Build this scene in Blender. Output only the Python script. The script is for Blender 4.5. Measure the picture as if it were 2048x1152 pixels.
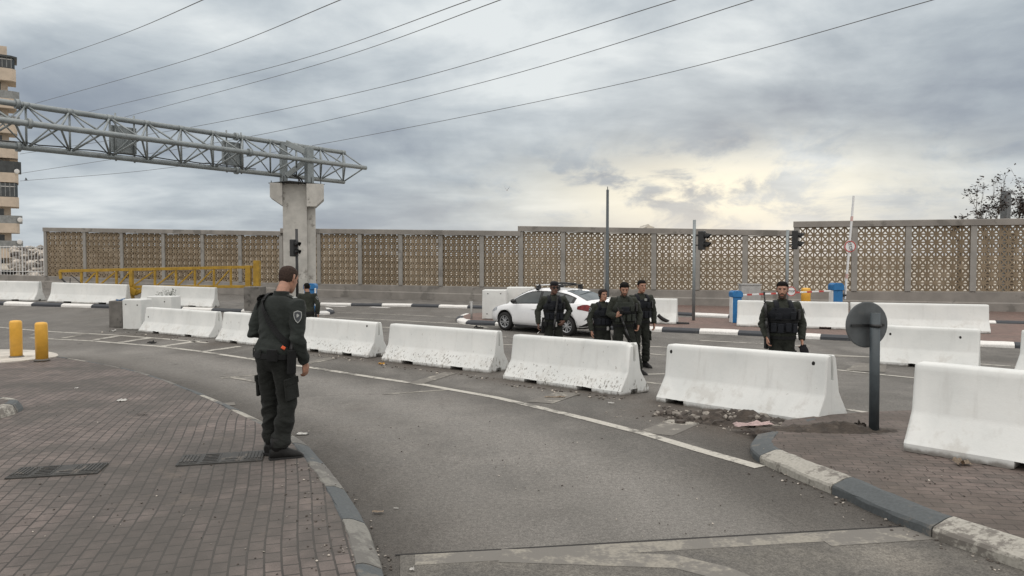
import bpy, bmesh, math, random
import numpy as np
from mathutils import Vector, Matrix, noise

for _o in list(bpy.data.objects):
    bpy.data.objects.remove(_o)
SC = bpy.context.scene
COL = SC.collection
R = math.radians
PI = math.pi
random.seed(11)

# ------------------------------------------------------------------ camera
CAM_Z = 1.95
PITCH = R(2.167)
FPX = 26.0 / 36.0 * 2048
cam_d = bpy.data.cameras.new("camera")
cam_d.lens = 26.0
cam_d.sensor_width = 36.0
cam_d.clip_start = 0.05
cam_d.clip_end = 5000
cam = bpy.data.objects.new("camera", cam_d)
COL.objects.link(cam)
cam.location = (0, 0, CAM_Z)
cam.rotation_euler = (PI / 2 - PITCH, 0, 0)
SC.camera = cam

# ------------------------------------------------------------------ exposure
SC.view_settings.view_transform = 'Standard'
SC.view_settings.look = 'None'
SC.view_settings.exposure = 0.0
SC.view_settings.gamma = 1.0

# ------------------------------------------------------------------ node helper
class NT:
    def __init__(s, tree):
        s.t = tree
        s.n = tree.nodes
        s.l = tree.links
    def node(s, typ, ins=None, **props):
        nd = s.n.new(typ)
        for k, v in props.items():
            setattr(nd, k, v)
        for k, v in (ins or {}).items():
            s.set(nd.inputs[k], v)
        return nd
    def set(s, sock, v):
        if isinstance(v, bpy.types.NodeSocket):
            s.l.new(v, sock)
        elif v is not None:
            if hasattr(sock.default_value, '__len__') and not hasattr(v, '__len__'):
                v = (v,) * len(sock.default_value)
            if sock.type == 'RGBA' and len(v) == 3:
                v = (*v, 1)
            sock.default_value = v
    def m(s, op, a, b=None, c=None, clamp=False):
        nd = s.n.new('ShaderNodeMath')
        nd.operation = op
        nd.use_clamp = clamp
        s.set(nd.inputs[0], a)
        if b is not None: s.set(nd.inputs[1], b)
        if c is not None: s.set(nd.inputs[2], c)
        return nd.outputs[0]
    def mix(s, f, a, b, mode='MIX'):
        nd = s.n.new('ShaderNodeMix')
        nd.data_type = 'RGBA'
        nd.blend_type = mode
        s.set(nd.inputs[0], f); s.set(nd.inputs[6], a); s.set(nd.inputs[7], b)
        return nd.outputs[2]
    def noise(s, vec, scale, detail=4, rough=.55, dist=0.0):
        nd = s.node('ShaderNodeTexNoise', {'Vector': vec, 'Scale': scale, 'Detail': detail, 'Roughness': rough, 'Distortion': dist})
        return nd.outputs[0]
    def rng(s, v, a, b, c=0.0, d=1.0, smooth=True):
        nd = s.n.new('ShaderNodeMapRange')
        nd.interpolation_type = 'SMOOTHSTEP' if smooth else 'LINEAR'
        s.set(nd.inputs[0], v)
        for i, x in enumerate((a, b, c, d)): s.set(nd.inputs[i + 1], x)
        return nd.outputs[0]
    def ramp(s, v, stops):
        nd = s.n.new('ShaderNodeValToRGB')
        el = nd.color_ramp.elements
        while len(el) < len(stops): el.new(0.5)
        for e, (p, c) in zip(el, stops):
            e.position = p; e.color = (*c, 1)
        s.set(nd.inputs[0], v)
        return nd.outputs[0]
    def scale(s, vec, sc):
        nd = s.n.new('ShaderNodeVectorMath'); nd.operation = 'MULTIPLY'
        s.set(nd.inputs[0], vec); s.set(nd.inputs[1], sc)
        return nd.outputs[0]

# ------------------------------------------------------------------ sky
SUN_AZ, SUN_EL = R(16.0), R(7.0)          # low sun behind the clouds, front right
W = bpy.data.worlds.new("World")
SC.world = W
W.use_nodes = True
W.node_tree.nodes.clear()
k = NT(W.node_tree)
d = k.node('ShaderNodeTexCoord').outputs['Generated']
sx = k.node('ShaderNodeSeparateXYZ', {0: d})
X, Y, Z = sx.outputs
zz = k.m('ADD', k.m('MAXIMUM', Z, 0.0), 0.13)
cv = k.node('ShaderNodeCombineXYZ', {0: k.m('DIVIDE', X, zz), 1: k.m('DIVIDE', Y, zz), 2: 0.0}).outputs[0]
warp = k.node('ShaderNodeTexNoise', {'Vector': cv, 'Scale': .9, 'Detail': 3}).outputs[1]
wv = k.node('ShaderNodeVectorMath', {0: cv, 1: k.scale(warp, (.55, .55, 0))}, operation='ADD').outputs[0]
n1 = k.noise(k.scale(wv, (1.0, 1.0, 1)), .55, 10, .50)
n2 = k.noise(k.scale(wv, (.8, 1.0, 1)), 1.6, 10, .54)
n3 = k.noise(k.scale(d, (1.0, 1.0, 2.2)), 4.4, 10, .58, .3)
c = k.m('ADD', k.m('ADD', k.m('MULTIPLY', n1, .48), k.m('MULTIPLY', n2, .22)), k.m('MULTIPLY', n3, .3))
up = k.rng(Z, .08, .33, 0, .065)                 # the deck thins a little overhead
c = k.m('ADD', c, up)
base = k.ramp(c, [(.37, (.272, .318, .385)), (.44, (.338, .386, .448)), (.495, (.44, .495, .545)), (.55, (.575, .63, .67)), (.62, (.79, .835, .85))])
# pale band low over the horizon, brighter to the right
lowm = k.m('MULTIPLY', k.rng(Z, .0, .13, 1.0, 0.0), k.rng(X, -.45, .25, .12, .85))
lowm = k.m('MULTIPLY', lowm, k.rng(n3, .30, .62, .65, 1.0))
base = k.mix(lowm, base, (.68, .70, .69))
# sunlit break in the clouds
dx = k.m('DIVIDE', k.m('SUBTRACT', X, .26), .215)
dz = k.m('DIVIDE', k.m('SUBTRACT', Z, .088), .050)
q = k.m('ADD', k.m('MULTIPLY', dx, dx), k.m('MULTIPLY', dz, dz))
g = k.m('EXPONENT', k.m('MULTIPLY', q, -1.0))
gn = k.noise(k.node('ShaderNodeVectorMath', {0: k.scale(d, (1.0, 1.0, 1.9)), 1: k.scale(warp, (.05, 0, .05))}, operation='ADD').outputs[0], 9.0, 10, .62, .4)
br = k.rng(gn, .40, .56, .10, 1.0)
base = k.mix(k.m('MULTIPLY', g, br), base, (1.06, 1.0, .82))
nish = k.node('ShaderNodeTexSky')
nish.sky_type = 'NISHITA'
nish.sun_disc = False
nish.sun_elevation = SUN_EL
nish.sun_rotation = SUN_AZ
base = k.mix(.965, k.scale(nish.outputs[0], (.06,) * 3), base)
# the cloud deck is brighter overhead and behind the camera
bo = k.m('ADD', k.rng(Z, .40, .80, 1.0, 3.05), k.m('MULTIPLY', k.rng(Y, .15, -.45, 0.0, 1.0), k.rng(Z, .0, .12, .55, 1.0)))
base = k.mix(k.rng(bo, 1.0, 1.8, 0, .8), base, (.500, .464, .432))      # thin, whiter cloud where it is bright
bg = k.node('ShaderNodeBackground', {'Color': base, 'Strength': bo})
out = k.node('ShaderNodeOutputWorld', {'Surface': bg.outputs[0]})

sun_d = bpy.data.lights.new("sun", 'SUN')
sun_d.energy = 0.5
sun_d.angle = R(20)
sun_d.color = (1.0, .93, .82)
sun = bpy.data.objects.new("sun", sun_d)
COL.objects.link(sun)
sv = Vector((math.sin(SUN_AZ) * math.cos(SUN_EL), math.cos(SUN_AZ) * math.cos(SUN_EL), math.sin(SUN_EL)))
sun.rotation_euler = sv.to_track_quat('Z', 'Y').to_euler()
sun.location = sv * 60

# ------------------------------------------------------------------ ground shape and pixel -> place
def sst(t):
    t = min(1.0, max(0.0, t))
    return t * t * (3 - 2 * t)
def g(x, y):
    return -0.30 * sst((y - 6) / 10) + 0.38 * sst((-x - 5) / 20) * sst((y - 22) / 10)
def ray(px, py):
    v = Vector(((px - 1024) / FPX, 1.0, (576 - py) / FPX))
    cp, sp = math.cos(PITCH), math.sin(PITCH)
    return Vector((v.x, v.y * cp + v.z * sp, -v.y * sp + v.z * cp))
def at(px, py, dz=0.0):
    r = ray(px, py)
    lo, hi = 0.5, 300.0
    f = lambda t: CAM_Z + r.z * t - (g(r.x * t, r.y * t) + dz)
    for _ in range(60):
        mid = (lo + hi) / 2
        if f(mid) > 0: lo = mid
        else: hi = mid
    return Vector((r.x * lo, r.y * lo, CAM_Z + r.z * lo))
def atY(px, py, y):
    r = ray(px, py)
    t = y / r.y
    return Vector((r.x * t, y, CAM_Z + r.z * t))

# ------------------------------------------------------------------ object helpers
def link(o, parent=None):
    COL.objects.link(o)
    if parent is not None:
        o.parent = parent
    return o
def tag(o, label=None, cat=None, group=None, kind=None):
    if label: o['label'] = label
    if cat: o['category'] = cat
    if group: o['group'] = group
    if kind: o['kind'] = kind
    return o
def mesh_obj(name, bm, mats, parent=None, smooth=False, normals=True):
    if normals:
        bmesh.ops.recalc_face_normals(bm, faces=bm.faces)
    me = bpy.data.meshes.new(name)
    bm.to_mesh(me); bm.free()
    if not isinstance(mats, (list, tuple)): mats = [mats]
    for mt in mats: me.materials.append(mt)
    if smooth:
        for p in me.polygons: p.use_smooth = True
    return link(bpy.data.objects.new(name, me), parent)
def thing(name, label, cat, loc=(0, 0, 0), rotz=0.0, group=None):
    o = bpy.data.objects.new(name, None)
    o.empty_display_size = .2
    link(o)
    o.location = loc
    o.rotation_euler = (0, 0, rotz)
    return tag(o, label, cat, group)
def copy_tree(o, parent=None):
    c = o.copy()
    link(c)
    c.parent = parent
    for ch in list(o.children): copy_tree(ch, c)
    return c
def NB(): return bmesh.new()
def box(bm, c, s, rot=None, bev=0.0, mi=0):
    mtx = Matrix.Translation(c) @ (rot.to_4x4() if rot else Matrix()) @ Matrix.Diagonal((*s, 1))
    b2 = bmesh.new()
    bmesh.ops.create_cube(b2, size=1.0, matrix=mtx)
    if bev > 0:
        bmesh.ops.bevel(b2, geom=list(b2.edges), offset=bev, segments=2, affect='EDGES', profile=.5)
    merge(bm, b2, mi)
def merge(bm, b2, mi=None):
    vm = {}
    for v in b2.verts: vm[v] = bm.verts.new(v.co)
    for f in b2.faces:
        try:
            nf = bm.faces.new([vm[v] for v in f.verts])
            nf.smooth = f.smooth
            nf.material_index = f.material_index if mi is None else mi
        except ValueError: pass
    b2.free()
def tube(bm, pts, rad, ref=None, n=12, mi=0, cap=True, smooth=True):
    """swept tube; rad: float, list of floats or list of (ra, rb); a axis follows ref"""
    pts = [Vector(p) for p in pts]
    N = len(pts)
    if not isinstance(rad, (list, tuple)): rad = [rad] * N
    rings = []
    pa = None
    for i, p in enumerate(pts):
        t = (pts[min(i + 1, N - 1)] - pts[max(i - 1, 0)]).normalized()
        rf = Vector(ref) if ref is not None else (pa if pa is not None else (Vector((1, 0, 0)) if abs(t.x) < .8 else Vector((0, 1, 0))))
        a = rf - t * rf.dot(t)
        if a.length < 1e-4: a = t.orthogonal()
        a.normalize()
        pa = a
        b = t.cross(a)
        r = rad[i]
        ra, rb = r if isinstance(r, (list, tuple)) else (r, r)
        rings.append([bm.verts.new(p + a * (ra * math.cos(2 * PI * j / n)) + b * (rb * math.sin(2 * PI * j / n))) for j in range(n)])
    for i in range(N - 1):
        for j in range(n):
            f = bm.faces.new((rings[i][j], rings[i][(j + 1) % n], rings[i + 1][(j + 1) % n], rings[i + 1][j]))
            f.material_index = mi; f.smooth = smooth
    if cap:
        for rg in (rings[0], rings[-1]):
            f = bm.faces.new(rg); f.material_index = mi
    return rings
def ball(bm, c, r, mi=0, seg=12, rot=None):
    if not isinstance(r, (list, tuple)): r = (r, r, r)
    b2 = bmesh.new()
    bmesh.ops.create_uvsphere(b2, u_segments=seg, v_segments=max(6, seg // 2 + 2), radius=1.0,
                              matrix=Matrix.Translation(c) @ (rot.to_4x4() if rot else Matrix()) @ Matrix.Diagonal((*r, 1)))
    for f in b2.faces: f.smooth = True
    merge(bm, b2, mi)
def prism(bm, pts2, z0, z1, mi=0, axis='z', xf=None):
    """extrude a 2-D outline between two levels"""
    def P(p, z):
        v = Vector((p[0], p[1], z)) if axis == 'z' else (Vector((p[0], z, p[1])) if axis == 'y' else Vector((z, p[0], p[1])))
        return xf @ v if xf else v
    lo = [bm.verts.new(P(p, z0)) for p in pts2]
    hi = [bm.verts.new(P(p, z1)) for p in pts2]
    n = len(pts2)
    fs = [bm.faces.new(lo[::-1]), bm.faces.new(hi)]
    for i in range(n):
        fs.append(bm.faces.new((lo[i], lo[(i + 1) % n], hi[(i + 1) % n], hi[i])))
    for f in fs: f.material_index = mi
    return fs
def evaluated(bm, mods, name='tmp'):
    """run modifiers on a bmesh and return the resulting mesh datablock"""
    bmesh.ops.recalc_face_normals(bm, faces=bm.faces)
    me = bpy.data.meshes.new(name)
    bm.to_mesh(me); bm.free()
    o = bpy.data.objects.new(name, me)
    COL.objects.link(o)
    for typ, props in mods:
        md = o.modifiers.new(typ, typ)
        for kk, v in props.items(): setattr(md, kk, v)
    dg = bpy.context.evaluated_depsgraph_get()
    res = bpy.data.meshes.new_from_object(o.evaluated_get(dg))
    bpy.data.objects.remove(o)
    bpy.data.meshes.remove(me)
    return res
def sheet(name, outline, dz, mats, kind='structure', step=.6, parent=None, uvdir=None):
    """flat polygon laid on the ground shape, outline in world XY"""
    bm = NB()
    vs = [bm.verts.new((p[0], p[1], 0)) for p in outline]
    f = bm.faces.new(vs)
    if f.normal.z < 0: f.normal_flip()
    drape(bm, dz, step)
    o = mesh_obj(name, bm, mats, parent, normals=False)
    for p in o.data.polygons: pass
    if kind: o['kind'] = kind
    return o
def drape(bm, dz, step=.6):
    bmesh.ops.triangulate(bm, faces=list(bm.faces))
    ys = [v.co.y for v in bm.verts]
    for lo, hi, st, axis in ((5.5, 16.5, step, 1), (21, 33, 1.0, 1), (-26, -4, 2.0, 0)):
        y = lo
        while y < hi:
            co = (0, y, 0) if axis else (y, 0, 0)
            no = (0, 1, 0) if axis else (1, 0, 0)
            if axis == 1 or max(ys) > 21:
                bmesh.ops.bisect_plane(bm, geom=list(bm.verts) + list(bm.edges) + list(bm.faces), plane_co=co, plane_no=no)
            y += st
    for v in bm.verts: v.co.z = g(v.co.x, v.co.y) + dz
    for f in bm.faces:
        f.normal_update()
        if f.normal.z < 0: f.normal_flip()
def px(*pts, dz=0.0):
    return [at(p[0], p[1], dz) for p in pts]
# ------------------------------------------------------------------ materials
MATS = {}
def new_mat(name):
    m = bpy.data.materials.new(name)
    m.use_nodes = True
    m.node_tree.nodes.clear()
    k = NT(m.node_tree)
    b = k.node('ShaderNodeBsdfPrincipled')
    k.node('ShaderNodeOutputMaterial', {'Surface': b.outputs[0]})
    MATS[name] = m
    return m, k, b
def pos(k): return k.node('ShaderNodeNewGeometry').outputs['Position']
def obc(k): return k.node('ShaderNodeTexCoord').outputs['Object']
def bump(k, b, h, strength=.3, dist=.01):
    nd = k.node('ShaderNodeBump', {'Strength': strength, 'Distance': dist, 'Height': h})
    k.set(b.inputs['Normal'], nd.outputs[0])
def simple(name, col, rough=.6, var=.18, scale=6.0, bmp=.15, bscale=60.0, bdist=.004, metal=0.0, spec=None, local=True, stain=None):
    m, k, b = new_mat(name)
    p = obc(k) if local else pos(k)
    n = k.noise(p, scale, 5, .6)
    lo = tuple(c * (1 - var) for c in col); hi = tuple(min(1, c * (1 + var)) for c in col)
    cc = k.mix(k.rng(n, .3, .7), lo, hi)
    if stain:
        sc, sscale, thr = stain
        sn = k.noise(p, sscale, 6, .65)
        cc = k.mix(k.rng(sn, thr, thr + .07), cc, sc)
    k.set(b.inputs['Base Color'], cc)
    k.set(b.inputs['Roughness'], k.rng(n, .2, .8, max(0, rough - .1), min(1, rough + .1)))
    b.inputs['Metallic'].default_value = metal
    if spec is not None: b.inputs['Specular IOR Level'].default_value = spec
    if bmp: bump(k, b, k.noise(p, bscale, 4, .6), bmp, bdist)
    return m

def asphalt(name, lo, hi, dark, patchy=1.0):
    m, k, b = new_mat(name)
    p = pos(k)
    # long wear bands that follow the lane, broken by noise
    big = k.noise(k.scale(p, (.5, .16, 1)), 1.0, 5, .6, 1.2)
    mid = k.noise(p, 1.3, 6, .65)
    fine = k.noise(p, 75, 3, .7)
    vor = k.node('ShaderNodeTexVoronoi', {'Vector': p, 'Scale': 95.0}).outputs['Distance']
    grit = k.noise(p, 240, 2, .8)
    cc = k.mix(k.rng(k.m('ADD', k.m('MULTIPLY', big, .6), k.m('MULTIPLY', mid, .4)), .36, .62), dark, k.mix(k.rng(mid, .3, .7), lo, hi))
    cc = k.mix(k.m('MULTIPLY', k.rng(k.noise(k.scale(p, (.9, .45, 1)), .8, 7, .62), .52, .70), .62 * patchy), cc, (.105, .088, .074))
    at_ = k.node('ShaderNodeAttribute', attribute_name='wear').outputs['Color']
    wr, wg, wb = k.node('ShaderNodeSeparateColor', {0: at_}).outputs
    brk = k.rng(k.noise(k.scale(p, (1.2, .5, 1)), 1.4, 6, .65), .28, .62, .66, 1.0)
    cc = k.mix(k.m('MULTIPLY', k.m('MULTIPLY', wg, brk), .75), cc, tuple(min(1, c * 1.30) for c in hi))
    cc = k.mix(k.m('MULTIPLY', k.m('MULTIPLY', wr, brk), .95), cc, (.060, .054, .047))
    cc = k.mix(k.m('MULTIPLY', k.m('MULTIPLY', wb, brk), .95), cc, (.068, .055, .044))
    cc = k.mix(k.m('MULTIPLY', k.rng(k.noise(p, 2.1, 3, .5), .70, .76), .6), cc, (.055, .051, .046))
    mot = k.noise(p, 26, 4, .7)
    cc = k.mix(1.0, cc, k.rng(mot, .32, .68, .80, 1.18), 'MULTIPLY')
    sp = k.rng(k.m('ADD', k.m('MULTIPLY', fine, .5), k.m('MULTIPLY', grit, .5)), .38, .62, .62, 1.36)
    cc = k.mix(1.0, cc, sp, 'MULTIPLY')
    pale = k.rng(grit, .66, .74)
    cc = k.mix(k.m('MULTIPLY', pale, .45), cc, (.38, .36, .33))
    # tar cracks
    cr = k.node('ShaderNodeTexVoronoi', {'Vector': k.node('ShaderNodeVectorMath', {0: p, 1: k.scale(k.node('ShaderNodeTexNoise', {'Vector': p, 'Scale': 1.6, 'Detail': 5}).outputs[1], (.9, .9, 0))}, operation='ADD').outputs[0], 'Scale': .33}, feature='DISTANCE_TO_EDGE').outputs['Distance']
    crm = k.m('MULTIPLY', k.rng(cr, .002, .007, 1, 0), k.rng(mid, .45, .6))
    cc = k.mix(k.m('MULTIPLY', crm, .22), cc, (.04, .037, .034))
    k.set(b.inputs['Base Color'], cc)
    k.set(b.inputs['Roughness'], k.rng(mid, .3, .7, .72, .92))
    b.inputs['Specular IOR Level'].default_value = .35
    bump(k, b, k.m('ADD', vor, k.m('MULTIPLY', grit, .7)), .45, .006)
    return m
asphalt('asphalt', (.134, .127, .116), (.178, .169, .155), (.092, .087, .078), .5)
asphalt('asphalt_old', (.130, .122, .108), (.195, .182, .158), (.085, .080, .072), .4)

def worn_paint(name, col, under, keep=.5, sc=9.0):
    """road paint worn through to the surface below"""
    m, k, b = new_mat(name)
    p = pos(k)
    n = k.noise(p, sc, 8, .72)
    n0 = k.noise(p, 1.1, 4, .6)
    f = k.rng(k.m('ADD', n, k.m('MULTIPLY', k.m('SUBTRACT', n0, .5), .8)), keep - .07, keep + .07)
    cc = k.mix(f, under, k.mix(k.rng(k.noise(p, 40, 3), .3, .7), tuple(c * .8 for c in col), col))
    k.set(b.inputs['Base Color'], cc)
    b.inputs['Roughness'].default_value = .8
    bump(k, b, k.noise(p, 150, 3, .7), .3, .004)
    return m
worn_paint('line_paint', (.47, .45, .40), (.145, .137, .121), .43)
worn_paint('line_faded', (.35, .33, .285), (.140, .130, .114), .56, 5)
worn_paint('dust_streak', (.265, .247, .21), (.150, .141, .126), .53, 5)
worn_paint('kerb_white', (.36, .345, .305), (.150, .138, .122), .46, 10)
worn_paint('kerb_white_clean', (.78, .77, .74), (.35, .34, .32), .22, 9)
worn_paint('kerb_grey', (.080, .090, .094), (.135, .128, .115), .38, 10)
worn_paint('kerb_black', (.052, .057, .065), (.10, .098, .093), .28, 9)
worn_paint('kerb_stone', (.20, .195, .175), (.12, .115, .105), .5, 8)

def pavers(name, ang, bw, rh, c1, c2, mortar, stainc, stain_amt=.6, mort=.006):
    m, k, b = new_mat(name)
    p = pos(k)
    wob = k.scale(k.node('ShaderNodeTexNoise', {'Vector': p, 'Scale': .28, 'Detail': 1}).outputs[1], (.22, .22, 0))
    wob2 = k.scale(k.node('ShaderNodeTexNoise', {'Vector': p, 'Scale': 9.0, 'Detail': 2}).outputs[1], (.007, .007, 0))
    pv = k.node('ShaderNodeVectorMath', {0: p, 1: wob}, operation='ADD').outputs[0]
    pv = k.node('ShaderNodeVectorMath', {0: pv, 1: wob2}, operation='ADD').outputs[0]
    mp = k.node('ShaderNodeMapping', {'Vector': pv, 'Rotation': (0, 0, ang)})
    br = k.node('ShaderNodeTexBrick', {'Vector': mp.outputs[0], 'Color1': c1, 'Color2': c2, 'Mortar': mortar, 'Scale': 1.0,
                                       'Mortar Size': mort, 'Mortar Smooth': .35, 'Bias': -.1, 'Brick Width': bw, 'Row Height': rh})
    n = k.noise(p, .55, 6, .62)
    n2 = k.noise(p, 5.0, 6, .65)
    fine = k.noise(p, 120, 3, .7)
    cc = br.outputs[0]
    cc = k.mix(1.0, cc, k.rng(n2, .3, .7, .74, 1.2), 'MULTIPLY')
    cc = k.mix(1.0, cc, k.rng(fine, .3, .7, .82, 1.16), 'MULTIPLY')
    cc = k.mix(k.m('MULTIPLY', k.rng(n, .40, .60), stain_amt), cc, stainc)
    # sand and grime lying over the joints
    cc = k.mix(k.m('MULTIPLY', k.rng(k.noise(p, 2.3, 8, .7), .56, .70), .5), cc, (.15, .125, .105))
    cc = k.mix(k.m('MULTIPLY', k.rng(k.noise(p, 17, 5, .7), .66, .72), .6), cc, (.045, .04, .037))
    k.set(b.inputs['Base Color'], cc)
    k.set(b.inputs['Roughness'], k.rng(n, .3, .7, .68, .9))
    b.inputs['Specular IOR Level'].default_value = .35
    h = k.m('ADD', k.m('MULTIPLY', br.outputs[1], -1.0), k.m('MULTIPLY', fine, .18))
    bump(k, b, h, .55, .008)
    return m
pavers('pavers_left', R(-107), .152, .100, (.160, .131, .118), (.117, .099, .090), (.046, .041, .037), (.070, .066, .060), .75, .0075)
pavers('pavers_right', R(12), .20, .10, (.150, .118, .104), (.110, .092, .082), (.042, .036, .032), (.082, .070, .060), .65)
pavers('pavers_far', R(20), .20, .10, (.20, .13, .108), (.165, .115, .10), (.09, .075, .066), (.15, .12, .105), .5)

def barrier_paint():
    m, k, b = new_mat('barrier_paint')
    p = pos(k); o = obc(k)
    oz = k.node('ShaderNodeSeparateXYZ', {0: o}).outputs[2]
    rnd = k.node('ShaderNodeObjectInfo').outputs['Random']
    white = k.mix(k.rng(k.noise(p, 1.6, 5, .6), .3, .7), (.60, .615, .60), (.70, .71, .69))
    # faint run-off streaks
    st = k.noise(k.scale(p, (9, 9, .8)), 1.0, 5, .6)
    white = k.mix(k.m('MULTIPLY', k.rng(st, .54, .72), .35), white, (.50, .50, .48))
    # scuffs: slanted chips, mostly on the flared foot
    tilt = k.node('ShaderNodeMapping', {'Vector': o, 'Rotation': (0, R(28), 0), 'Scale': (1.0, 1.0, .30)}).outputs[0]
    sh = k.node('ShaderNodeVectorMath', {0: tilt, 1: k.node('ShaderNodeCombineXYZ', {0: k.m('MULTIPLY', rnd, 37.0), 1: 0.0, 2: 0.0}).outputs[0]}, operation='ADD').outputs[0]
    ch = k.noise(sh, 24, 7, .68)
    clump = k.noise(k.scale(p, (1, 1, 1)), 1.7, 3, .6)
    scf = k.node('ShaderNodeAttribute', attribute_name='scuff', attribute_type='OBJECT').outputs['Fac']
    foot = k.m('MULTIPLY', k.rng(oz, .20, .42, .105, 0.0), scf)
    thr = k.m('SUBTRACT', k.m('SUBTRACT', .655, foot), k.m('MULTIPLY', k.m('SUBTRACT', clump, .5), .22))
    thr = k.m('ADD', thr, k.m('MULTIPLY', k.m('SUBTRACT', 1.0, scf), .05))
    chip = k.rng(k.m('SUBTRACT', ch, thr), 0.0, .035)
    cc = k.mix(chip, white, k.mix(k.rng(k.noise(p, 30, 3), .35, .65), (.16, .15, .135), (.44, .43, .40)))
    cc = k.mix(k.m('MULTIPLY', k.m('MULTIPLY', k.rng(k.noise(p, 3.2, 7, .7), .50, .66), k.rng(oz, .1, .5, .5, .12)), 1.0), cc, (.40, .385, .35))
    # bare, muddy bottom edge
    ed = k.m('ADD', oz, k.m('MULTIPLY', k.m('SUBTRACT', k.noise(p, 7, 6, .65), .5), .09))
    cc = k.mix(k.m('MULTIPLY', k.rng(ed, .012, .062, 1, 0), .85), cc, (.13, .115, .10))
    k.set(b.inputs['Base Color'], cc)
    b.inputs['Roughness'].default_value = .62
    b.inputs['Specular IOR Level'].default_value = .3
    bump(k, b, k.m('ADD', k.m('MULTIPLY', chip, -1.2), k.m('ADD', k.noise(p, 14, 5, .6), k.m('MULTIPLY', k.noise(p, 90, 3), .3))), .30, .008)
barrier_paint()

simple('hole_dark', (.018, .017, .016), .9, .2)
simple('concrete', (.43, .42, .39), .85, .14, 2.2, .3, 45, .006, local=False, stain=((.24, .23, .21), 1.3, .58))
simple('concrete_wall', (.24, .225, .205), .85, .16, 1.1, .25, 40, .006, local=False, stain=((.165, .155, .14), .7, .56))
simple('concrete_post', (.27, .26, .24), .85, .12, 1.8, .2, 40, .005, local=False, stain=((.20, .19, .175), 1.2, .58))
simple('concrete_dark', (.15, .142, .13), .88, .25, 2.6, .3, 40, .006, local=False, stain=((.08, .075, .07), 2.2, .56))
simple('pad_concrete', (.50, .47, .42), .85, .2, 2.2, .3, 50, .008, local=False, stain=((.24, .22, .195), 2.6, .58))
simple('galv', (.235, .262, .268), .48, .14, 3.0, .08, 60, .002, metal=.35, stain=((.18, .195, .195), 5, .60))
simple('pole_grey', (.155, .165, .172), .5, .12, 5, .06, 60, .002, metal=.25)
simple('sign_back', (.080, .089, .094), .55, .16, 7, .06, 60, .002, metal=.1, stain=((.085, .09, .09), 9, .62))
simple('sign_pole', (.048, .060, .067), .5, .15, 7, .08, 60, .002, metal=.1)
simple('yellow_paint', (.70, .385, .055), .45, .10, 5, .06, 40, .003, stain=((.30, .17, .04), 6, .70))
simple('yellow_old', (.34, .205, .018), .55, .2, 5, .1, 40, .003, stain=((.16, .10, .03), 5, .63))
simple('black_metal', (.016, .017, .018), .45, .2, 8, .06, 60, .002)
simple('black_rubber', (.014, .014, .014), .75, .2, 8, .1, 60, .003)
simple('gun_black', (.012, .012, .013), .42, .2, 20, .1, 90, .001)
simple('lens_dark', (.03, .008, .006), .25, .1, 8, 0)
simple('blue_plastic', (.015, .145, .36), .45, .12, 5, .05, 40, .002)
simple('white_metal', (.68, .69, .69), .4, .08, 5, .05, 40, .002, stain=((.45, .44, .42), 8, .66))
simple('red_paint', (.42, .06, .05), .5, .12, 6, .05, 40, .002)
simple('cabinet_grey', (.36, .36, .35), .6, .1, 4, .05, 40, .002)
simple('cast_iron', (.050, .049, .046), .62, .25, 14, .5, 70, .004, metal=.3, stain=((.12, .105, .09), 8, .58))
simple('soil', (.050, .040, .032), .95, .35, 9, .8, 40, .02, local=False, stain=((.085, .070, .057), 5, .58))
simple('rock', (.22, .20, .175), .9, .35, 7, .5, 40, .01)
simple('rock_dark', (.075, .064, .055), .95, .3, 7, .5, 40, .01)
simple('rock_pale', (.44, .40, .35), .9, .25, 4, .4, 30, .01)
simple('paper', (.70, .69, .66), .8, .06, 9, .1, 30, .002)
simple('pink_cloth', (.66, .52, .50), .85, .12, 9, .3, 60, .006)
simple('cardboard', (.36, .29, .22), .85, .15, 9, .1, 40, .002)
simple('bird_feather', (.010, .010, .012), .7, .2, 20, 0)
simple('bird_red', (.09, .012, .010), .7, .2, 20, 0)
simple('cable', (.085, .088, .095), .6, .1, 1, 0)
simple('bark', (.105, .085, .068), .9, .3, 12, .5, 40, .01)
simple('stone_facing', (.46, .39, .315), .85, .10, 1.2, .2, 12, .01, local=False, stain=((.36, .30, .24), .8, .6))
simple('balcony_dark', (.035, .04, .042), .5, .3, 3, .05, 30, .003)
simple('window_glass', (.035, .042, .045), .12, .3, 2, 0)
simple('railing_grey', (.20, .21, .21), .5, .2, 4, 0)
simple('railing_white', (.55, .55, .54), .5, .08, 4, 0)
simple('earth', (.36, .325, .27), .95, .25, .08, .3, 3, .05, local=False, stain=((.20, .185, .14), .12, .56))
simple('rooftop', (.52, .49, .43), .8, .1, 1, .1, 10, .01)

def leaf_mat(name, col):
    m, k, b = new_mat(name)
    rnd = k.node('ShaderNodeNewGeometry').outputs['Random Per Island']
    k.set(b.inputs['Base Color'], k.mix(rnd, tuple(c * .6 for c in col), tuple(c * 1.5 for c in col)))
    b.inputs['Roughness'].default_value = .6
leaf_mat('leaf_dark', (.022, .013, .011))
simple('stripe_faded', (.55, .38, .35), .5, .12, 6, .05, 40, .002)
leaf_mat('leaf_weed', (.05, .06, .035))

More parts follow.
